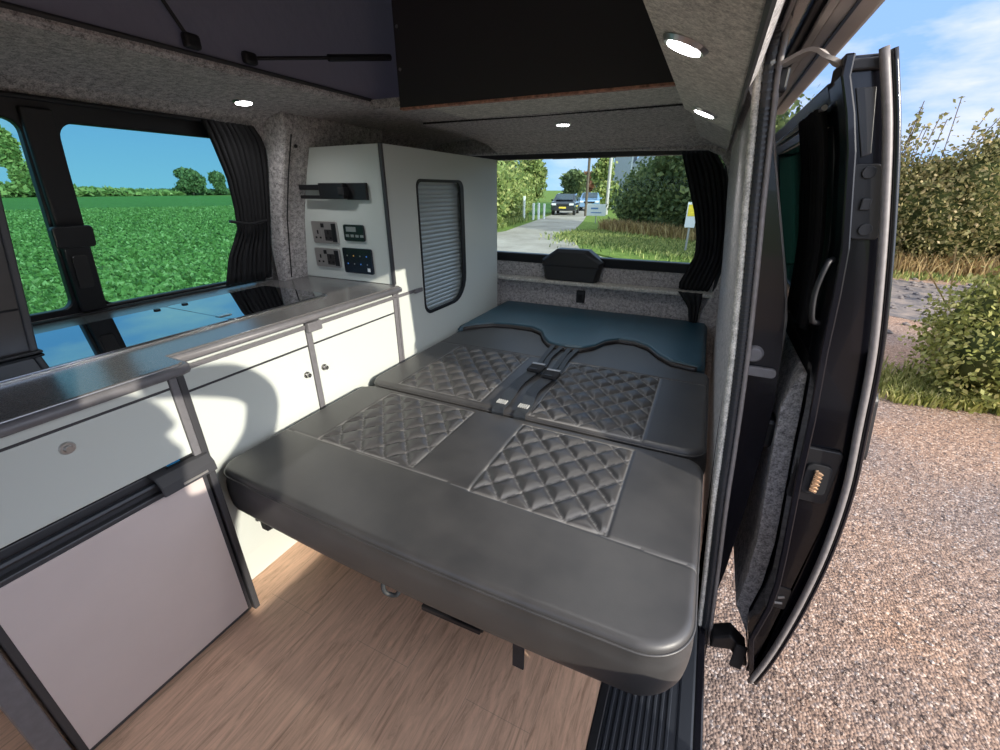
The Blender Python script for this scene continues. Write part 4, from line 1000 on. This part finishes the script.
# behind the van: hedge on the left of the lane
lh = []
for i in range(22):
    t = i/21; lh.append((-9.6-t*4.0+rnd.uniform(-.3, .3), 16.5+t*16+rnd.uniform(-.4, .4), GZ+1.25, 1.2, 1.2, 1.5+rnd.uniform(-.2, .3)))
lh += [(-10.6, 20, GZ+2.2, 1.1, 1.1, 1.0), (-12.9, 28, GZ+2.9, 1.3, 1.3, 1.3)]
bush('hedge', lh, 26000, .14, 'leaf_green', 'bright green hedge on the left side of the lane behind the van', 'hedge', seed=14)
tuft_strip('verge', lambda t, r: -8.9-t*2.2+r.normal()*.3, lambda t, r: 15.0+t*12, 5000, .25, 'leaf_green', 'green grass verge at the foot of the left lane hedge', 15, w=.02)
rh = []
for i in range(20):
    t = i/19; rh.append((-3.1+t*4.9, 22.3-t*5.4+rnd.uniform(-.4, .4), GZ+1.1+.5*t, 1.3, 1.2, 1.35+1.0*t+rnd.uniform(-.1, .2)))
rh += [(-1.6, 19.8, GZ+2.6, 1.2, 1.1, 1.1), (-.4, 18.6, GZ+2.9, 1.4, 1.2, 1.2), (.8, 18, GZ+2.8, 1.3, 1.2, 1.2)]
bush('hedge', rh, 42000, .12, 'leaf_dark', 'dark green bushy hedge right of the lane behind the van', 'hedge', seed=16)
tuft_strip('tall_grass', lambda t, r: -4.6+t*6, lambda t, r: 21-t*5.3+r.normal()*.35, 2600, .45, 'leaf_dry', 'tall dry grass in front of the dark lane hedge', 17, w=.02)
tuft_strip('grass_verge', lambda t, r: -5+t*6+r.normal()*.4, lambda t, r: 17.8-t*4.6+r.normal()*1.0, 16000, .12, 'leaf_green', 'sunny mown grass verge behind the van', 18, w=.02)
plane('verge_ground', [(-4.9, 18), (-3.3, 13.0), (-1.6, 11.3), (3.2, 11.9), (3, 16), (-4.5, 24.5), (-5.8, 24.5)], GZ+.003, 'grass', 'grass verge ground behind the van')
# trees
def tree(x, y, h, w, n, size, mat, label, seed, tk=.16, base=.25, group='trees in the distance'):
    rs = random.Random(seed); bl = []
    for i in range(9):
        a = rs.uniform(0, 6.28); r = rs.uniform(.1, .55)*w; z = GZ+h*(base+rs.uniform(.1, .62)*(1-base)*1.25)
        bl.append((x+r*math.cos(a), y+r*math.sin(a), min(z, GZ+h*.82), w*.5, w*.5, h*.2))
    return bush('tree', bl, n, size, mat, label, 'tree', group, seed, trunk=(x, y, tk))
tree(-12.6, 44, 3.7, 1.5, 3500, .2, 'leaf_dark', 'small round dark tree beyond the parked cars on the lane', 41)
tree(-14.2, 36, 4.6, 1.9, 4500, .2, 'leaf_green', 'taller green tree behind the left lane hedge', 42)
tree(-14.5, 62, 4.2, 3.6, 4500, .28, 'leaf_autumn', 'reddish brown autumn tree at the end of the lane', 43)
tree(-8.9, 41, 4.9, 1.3, 4000, .2, 'leaf_green', 'slim olive tree right of the lane in front of the house', 44, base=.1)
tree(-.6, 21, 5.6, 2.8, 7000, .2, 'leaf_green', 'light green tree rising above the dark hedge beside the curtain', 45)
tree(-158, 94.5, 8.2, 4.4, 4200, .75, 'leaf_dark', 'left of the two round trees alone on the field horizon', 46, base=.2)
tree(-158, 103.8, 7.2, 3.0, 3200, .75, 'leaf_dark', 'smaller right tree of the pair on the field horizon', 47, base=.2)
tree(-158, 52.8, 16.5, 3.4, 4200, .8, 'leaf_green', 'tall poplar at the left end of the field horizon', 48, base=.05)
tree(-160, 44.5, 8.0, 3.2, 3000, .9, 'leaf_green', 'bushy tree at the extreme left of the field horizon', 49, base=.05)
def far_hedge(pts, n, mat, label, seed, h=1.6):
    bl = []
    for (x, y, k_) in pts: bl.append((x, y, GZ+h*k_*.5, 6.5, 5.0, h*k_*.6))
    bush('hedge', bl, n, .8, mat, label, 'hedge', seed=seed)
far_hedge([(-160-.5*i, 50+5.5*i, 1.9-.16*i) for i in range(8)], 5000, 'leaf_green', 'low hedge of mixed green bushes on the far side of the field', 51)
far_hedge([(-166+.2*i, 84+5.6*i, 1) for i in range(15)], 7000, 'leaf_dark', 'long dark hedge line along the field horizon', 52, h=1.7)
# crop leaves
rs = np.random.RandomState(61); n = 150000
rad = 7.0*np.exp(rs.rand(n)*2.1); an = R(90)+R(50)+rs.rand(n)*R(36)
cx_ = rad*np.cos(an); cy_ = rad*np.sin(an); ok = (cx_ < -4.2)
pt = np.stack([cx_, cy_, GZ+.02+.16*rs.rand(n)], 1)[ok]
o = leaves('field_crop', pt, .085, 'leaf_crop', None, 1.3, .9, 62); tag(o, 'dense low leafy green crop covering the field', 'crop', kind='stuff')
# cars
def car(x, y, rot, body, label, s=1.0, lights='tail_red'):
    c = empty('parked_car', (x, y, GZ), label, 'car', 'cars on the lane')
    def T(p): a = R(rot); X0, Y0, Z0 = p[0]*s, p[1]*s, p[2]*s; return (x+X0*math.cos(a)-Y0*math.sin(a), y+X0*math.sin(a)+Y0*math.cos(a), GZ+Z0)
    prof = [(-2.2, .35), (-2.25, .75), (-2.1, .95), (-1.35, 1.02), (-.7, 1.50), (.9, 1.55), (1.9, 1.05), (2.15, .9), (2.2, .4), (1.7, .3), (-1.7, .3)]
    vs = []
    for xx, k_ in ((-.88, 1), (.88, 1)): vs += [T((xx*(.80 if z > 1.2 else 1), yy, z)) for yy, z in prof]
    n_ = len(prof); fs = [tuple(range(n_)), tuple(range(2*n_-1, n_-1, -1))]+[(i, (i+1) % n_, n_+(i+1) % n_, n_+i) for i in range(n_)]
    MB().add(vs, fs).build('body', body, c, .05*s)
    w_ = MB(); w_.add([T((-.66, -1.30, 1.08)), T((.66, -1.30, 1.08)), T((.60, -.78, 1.45)), T((-.60, -.78, 1.45)), T((-.66, -1.36, 1.10)), T((.66, -1.36, 1.10)), T((.60, -.82, 1.49)), T((-.60, -.82, 1.49))], [(0,1,2,3),(7,6,5,4),(0,4,5,1),(1,5,6,2),(2,6,7,3),(3,7,4,0)]).build('windscreen', 'car_glass', c)
    for sx in (-1, 1):
        for yy in (-1.35, 1.35):
            MB().tube([T((sx*.72, yy, .32)), T((sx*.90, yy, .32))], .32*s, 16).build('wheel', 'tyre', c)
        MB().add([T((sx*q, -2.24-e_, z)) for e_ in (0, .04) for q, z in ((.5, .72), (.82, .72), (.82, .86), (.5, .86))], [(0,1,2,3),(7,6,5,4),(0,4,5,1),(1,5,6,2),(2,6,7,3),(3,7,4,0)]).build('headlamp', 'white_paint', c)
        MB().add([T((sx*q, -.95-e_, z)) for e_ in (0, .1) for q, z in ((.9, 1.0), (1.05, 1.0), (1.05, 1.12), (.9, 1.12))], [(0,1,2,3),(7,6,5,4),(0,4,5,1),(1,5,6,2),(2,6,7,3),(3,7,4,0)]).build('mirror', body, c)
    MB().add([T((q, -2.25-e_, z)) for e_ in (0, .03) for q, z in ((-.26, .50), (.26, .50), (.26, .61), (-.26, .61))], [(0,1,2,3),(7,6,5,4),(0,4,5,1),(1,5,6,2),(2,6,7,3),(3,7,4,0)]).build('number_plate', 'plate_yellow', c)
    MB().add([T((q, -2.2-e_, z)) for e_ in (0, .05) for q, z in ((-.45, .66), (.45, .66), (.45, .80), (-.45, .80))], [(0,1,2,3),(7,6,5,4),(0,4,5,1),(1,5,6,2),(2,6,7,3),(3,7,4,0)]).build('grille', 'black_matt', c)
car(-10.1, 33.2, 10, 'car_black', 'dark car with yellow number plate parked on the lane, nearest of the two', .95)
car(-10.1, 40.5, 12, 'car_blue', 'light blue car parked behind the dark car on the lane', .98)
rv = empty('tractor', (-12.3, 55, GZ), 'red farm vehicle parked at the end of the lane beside the house', 'tractor')
box('cab', -13.1, -11.2, 54, 56, GZ+.9, GZ+2.5, 'red_paint', rv, .1); box('bonnet', -13.0, -11.3, 52.4, 54, GZ+.7, GZ+1.6, 'red_paint', rv, .1); box('cab_window', -12.9, -11.4, 53.92, 53.99, GZ+1.65, GZ+2.3, 'car_glass', rv, .02)
for q in (-13.2, -11.1): MB().tube([(q-.15, 55, GZ+.6), (q+.15, 55, GZ+.6)], .6, 18).build('wheel', 'tyre', rv)
hs = empty('house', (-6, 48, GZ), 'pale grey house with slate roof behind the hedges at the back', 'house')
hx0, hx1, hy0, hy1 = -7.5, -5.0, 46, 52
MB().box(hx0, hx1, hy0, hy1, GZ, GZ+3.7).build('wall', 'cream_wall', hs)
MB().prism([(hx0-.3, GZ+3.7), (hx1+.3, GZ+3.7), ((hx0+hx1)/2+1, GZ+6.6)], lambda u, v: (u, hy0-.3, v), (0, hy1-hy0+.6, 0)).build('roof', 'slate', hs)
MB().box(-9.2, -7.6, 45, 48, GZ, GZ+4.8).build('gable', 'slate', hs)
for q in range(2): MB().box(-6.3+q*1.0, -5.6+q*1.0, hy0-.06, hy0-.01, GZ+2.2, GZ+3.4).build('window', 'car_glass', hs)
# signs, posts, poles
def post_sign(name, x, y, w, z0, z1, mat, label, extra=None):
    e = empty(name, (x, y, GZ), label, 'sign')
    MB().tube([(x, y+.03, GZ-.02), (x, y+.03, z1)], .03, 8).build('post', 'nickel', e)
    pl = MB().box(x-w/2, x+w/2, y-.02, y, z0, z1).build('board', mat, e, .005)
    if extra: extra(pl, x, y)
    return e
def sgn(pl, x, y):
    MB().box(x-.3, x+.1, y-.028, y-.0205, GZ+.72, GZ+.80).build('lettering', 'sign_blue', pl)
    MB().box(x-.3, x+.3, y-.028, y-.0205, GZ+.52, GZ+.57).build('lettering', 'sign_blue', pl)
post_sign('notice_board', -5.75, 24.6, 1.05, GZ+.38, GZ+.98, 'white_paint', 'small white notice board at the start of the dark lane hedge', sgn)
def ysg(pl, x, y): MB().box(x-.10, x+.10, y-.028, y-.0205, GZ+1.02, GZ+1.32).build('symbol', 'yellow_paint', pl)
post_sign('hydrant_sign', -.50, 13.5, .26, GZ+.72, GZ+1.38, 'white_paint', 'white marker sign with a yellow square on a post near the rear curtain', ysg)
for i, (x, y, h) in enumerate(((-10.2, 25.0, 1.35), (-9.9, 25.8, .95), (-9.75, 26.3, .95), (-9.6, 26.9, .9))):
    o = MB().box(x-.06, x+.06, y-.06, y+.06, GZ-.02, GZ+h).build('fence_post', 'white_paint', None, .02)
    tag(o, ['tall white post beside the left lane hedge', 'white post just right of the tall one at the left lane hedge', 'third white post from the left at the lane hedge', 'white lane post nearest the parked cars'][i], 'post', 'white posts along the lane')
for x, y, h, r, mat, lb in ((-8.0, 31, 6.4, .09, 'bark', 'dark telegraph pole beside the lane'), (-7.2, 34, 7.5, .12, 'awning_grey', 'pale pole added for a tan reflection streak, right of the dark telegraph pole')):  # pale pole imitates a tan reflection streak in the rear glass
    o = MB().tube([(x, y, GZ-.02), (x, y, GZ+h)], r, 10).build('pole', mat); tag(o, lb, 'pole', 'poles beside the lane')

# ------------------------------------------------------------------ light
w = bpy.data.worlds.new('World'); sc.world = w; w.use_nodes = True; nt = w.node_tree
bg = nt.nodes['Background']
tcn = N(nt, 'ShaderNodeTexCoord'); sep = N(nt, 'ShaderNodeSeparateXYZ'); L(nt, tcn.outputs['Generated'], sep.inputs[0])
sky = ramp(nt, sep.outputs['Z'], [(0, (.36, .50, .70)), (.14, (.22, .37, .68)), (.45, (.20, .36, .74)), (.6, (.34, .50, .86)), (1, (.42, .58, .92))])
mpn = N(nt, 'ShaderNodeMapping'); mpn.inputs['Scale'].default_value = (1.6, 1.6, 5.0); mpn.inputs['Location'].default_value = (1.3, .6, .2); L(nt, tcn.outputs['Generated'], mpn.inputs['Vector'])
cl = noise(nt, mpn.outputs['Vector'], 1.7, 6, .58)
zf_ = N(nt, 'ShaderNodeMapRange'); L(nt, sep.outputs['Z'], zf_.inputs['Value']); zf_.inputs['From Min'].default_value = .0; zf_.inputs['From Max'].default_value = .55; zf_.inputs['To Min'].default_value = -.10; zf_.inputs['To Max'].default_value = .16
ad = N(nt, 'ShaderNodeMath', operation='ADD'); L(nt, cl.outputs['Fac'], ad.inputs[0]); L(nt, zf_.outputs['Result'], ad.inputs[1])
cm = N(nt, 'ShaderNodeMapRange'); L(nt, ad.outputs[0], cm.inputs['Value']); cm.inputs['From Min'].default_value = .48; cm.inputs['From Max'].default_value = .66
mx = N(nt, 'ShaderNodeMix', data_type='RGBA'); L(nt, cm.outputs['Result'], mx.inputs['Factor']); L(nt, sky, mx.inputs['A']); mx.inputs['B'].default_value = (.58, .60, .70, 1)
# brighter, whiter sky around the sun
SD = Vector((1, -.39, 0)).normalized()*math.cos(R(20))+Vector((0, 0, math.sin(R(20))))
dt = N(nt, 'ShaderNodeVectorMath', operation='DOT_PRODUCT'); L(nt, tcn.outputs['Generated'], dt.inputs[0]); dt.inputs[1].default_value = SD
cp_ = N(nt, 'ShaderNodeMath', operation='MAXIMUM'); L(nt, dt.outputs['Value'], cp_.inputs[0]); cp_.inputs[1].default_value = 0
pw = N(nt, 'ShaderNodeMath', operation='POWER'); L(nt, cp_.outputs[0], pw.inputs[0]); pw.inputs[1].default_value = 2.0
sm = N(nt, 'ShaderNodeMix', data_type='RGBA', blend_type='ADD'); sm.inputs['Factor'].default_value = 1
gl = N(nt, 'ShaderNodeMix', data_type='RGBA'); L(nt, pw.outputs[0], gl.inputs['Factor']); gl.inputs['A'].default_value = (0, 0, 0, 1); gl.inputs['B'].default_value = (1.2, 1.2, 1.25, 1)
L(nt, mx.outputs['Result'], sm.inputs['A']); L(nt, gl.outputs['Result'], sm.inputs['B'])
L(nt, sm.outputs['Result'], bg.inputs['Color']); bg.inputs['Strength'].default_value = 1.5
sun = bpy.data.lights.new('sun', 'SUN'); sun.energy = 4.7; sun.angle = R(.6); sun.color = (1, .93, .80)
so = bpy.data.objects.new('sun', sun); C.objects.link(so); so.rotation_euler = (-SD).to_track_quat('-Z', 'Y').to_euler(); so.location = (8, -4, 6)

# ------------------------------------------------------------------ camera
cam = bpy.data.cameras.new('camera'); co = bpy.data.objects.new('camera', cam); C.objects.link(co)
cam.sensor_width = 36; cam.lens = 419/1000*36; cam.clip_start = .02; cam.clip_end = 3000
P = math.atan(185/419); Y = math.atan(216/math.hypot(419, 185))
co.location = (0, 0, 1.235); co.rotation_euler = (PI/2-P, 0, Y)
sc.camera = co
vs_ = sc.view_settings; sc.display_settings.display_device = 'sRGB'
vs_.view_transform = 'Standard'; vs_.look = 'None'; vs_.gamma = 1; vs_.exposure = 0.2; vs_.use_curve_mapping = False
